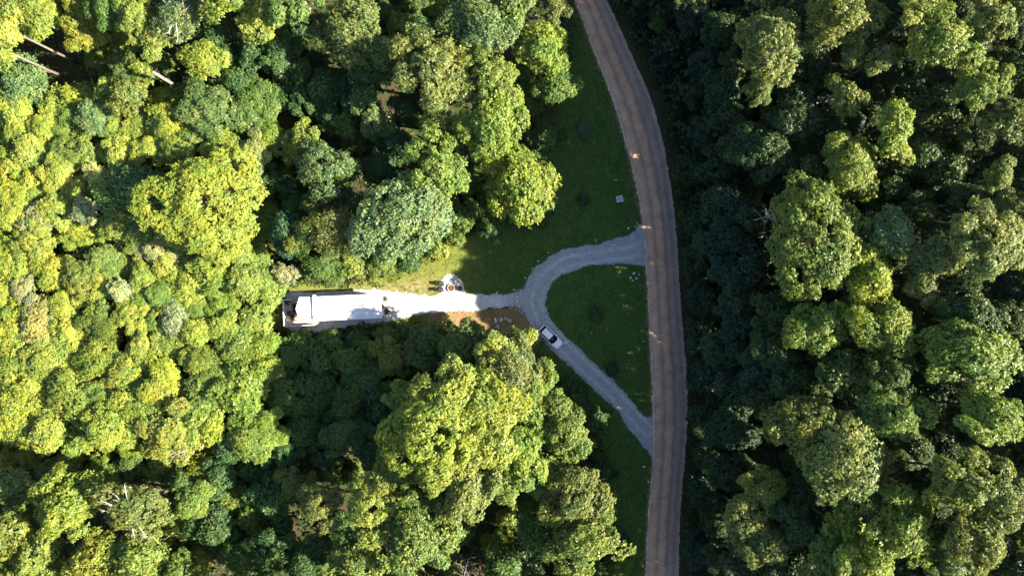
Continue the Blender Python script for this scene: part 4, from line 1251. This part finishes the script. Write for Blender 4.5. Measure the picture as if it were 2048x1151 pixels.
def rr(x0, x1, hw0, hw1, z, cr=.25, nf=0.0):
    return [(x0, -hw0 + cr, z), (x0, hw0 - cr, z), (x0 + cr * .35, hw0 - cr * .35, z), (x0 + cr, hw0, z), (x1 - cr, hw1, z), (x1 - cr * .3 , hw1 - cr * .4, z), (x1 + nf, hw1 - cr * 1.8, z), (x1 + nf, -hw1 + cr * 1.8, z), (x1 - cr * .3, -hw1 + cr * .4, z), (x1 - cr, -hw1, z), (x0 + cr, -hw0, z), (x0 + cr * .35, -hw0 + cr * .35, z)]
lo = rr(-2.18, 1.02, .80, .80, 1.0, .22, .14); hi = rr(-1.78, -.02, .60, .63, 1.60, .14, .06)
def strip(name, ids):
    m = MB(); m.rings([[lo[i] for i in ids], [hi[i] for i in ids]], closed=False); return m.build(name, M_CGLASS, car, smoothed=False)
strip('rear_window', [11, 0, 1, 2]); strip('windshield', [4, 5, 6, 7, 8, 9]); strip('side_window', [2, 3, 4]); strip('side_window', [9, 10, 11])
mb = MB(); top = [(p[0] * 1.0 , p[1] * 1.02, 1.605) for p in hi]; cen = [(p[0] * .92 - .07, p[1] * .86, 1.66) for p in hi]
mb.rings([[(p[0], p[1], 1.585) for p in top], top, cen], cap0=True, cap1=True)
for yy in (-.36, -.18, 0, .18, .36): mb.box((-.9, yy, 1.664), (1.35, .03, .015))
mb.build('roof', M_PAINT, car)
for s in (-1, 1):
    mb = MB(); mb.tube([(-1.6, s * .56, 1.64), (-1.5, s * .57, 1.71), (-.35, s * .58, 1.71), (-.2, s * .58, 1.63)], [.025, .028, .028, .02], 6); mb.build('roof_rail', M_BLACK, car)
    mb = MB(); mb.box((.62, s * 1.0, 1.08), (.14, .2, .15), bev=.03); mb.build('wing_mirror', M_PAINT, car)
    mb = MB(); mb.box((2.14, s * .62, .74), (.24, .30, .13), rz=-s * .5, bev=.03); mb.build('headlight', M_LAMP, car)
    mb = MB(); mb.box((-2.25, s * .72, .86), (.14, .26, .18), rz=s * .5, bev=.03); mb.build('tail_light', M_TAIL, car)
    mb = MB(); mb.tube([(-1.9, s * .80, 1.02), (-1.66, s * .615, 1.60)], [.035, .03], 6); mb.build('pillar', M_PAINT, car)
    for xx in (-1.42, 1.42):
        m = MB(); m.rings([[(xx + r * math.cos(a), s * yy, .34 + r * math.sin(a)) for a in np.linspace(0, 6.283, 25)[:-1]] for r, yy in ((.2, .72), (.32, .73), (.34, .76), (.34, .91), (.32, .94), (.21, .94))], cap0=True)
        wh = m.build('wheel', M_TYRE, car, smoothed=True)
        m = MB(); m.rings([[(xx + r * math.cos(a), s * yy, .34 + r * math.sin(a)) for a in np.linspace(0, 6.283, 21)[:-1]] for r, yy in ((.21, .935), (.19, .92), (.06, .945))], cap1=True); m.build('rim', M_RIM, wh)
for s in (-1, 1):
    for xx in (.95, -.1, -1.15): mb = MB(); mb.box((xx, s * .925, .80), (.018, .03, .46)); mb.build('door_gap', M_BLACK, car)
    for xx in (.1, -.95): mb = MB(); mb.box((xx, s * .945, .93), (.2, .03, .035)); mb.build('door_handle', M_PAINT, car)
    mb = MB(); mb.tube([(1.0, s * .66, 1.035), (1.7, s * .62, .972), (2.15, s * .5, .86)], [.012, .012, .012], 4); mb.build('bonnet_gap', M_GREY, car)
mb = MB(); mb.box((2.33, 0, .60), (.06, .7, .14), bev=.02); mb.build('grille', M_BLACK, car)
mb = MB(); mb.tube([(1.06, -.5, 1.06), (1.12, .05, 1.09)], [.012, .012], 4); mb.tube([(1.02, .1, 1.07), (1.06, .6, 1.06)], [.012, .012], 4); mb.build('wiper', M_BLACK, car)
mb = MB(); mb.box((.42, -.05, 1.42), (.06, .24, .07), bev=.01); mb.build('rear_view_mirror', M_LAMP, car)
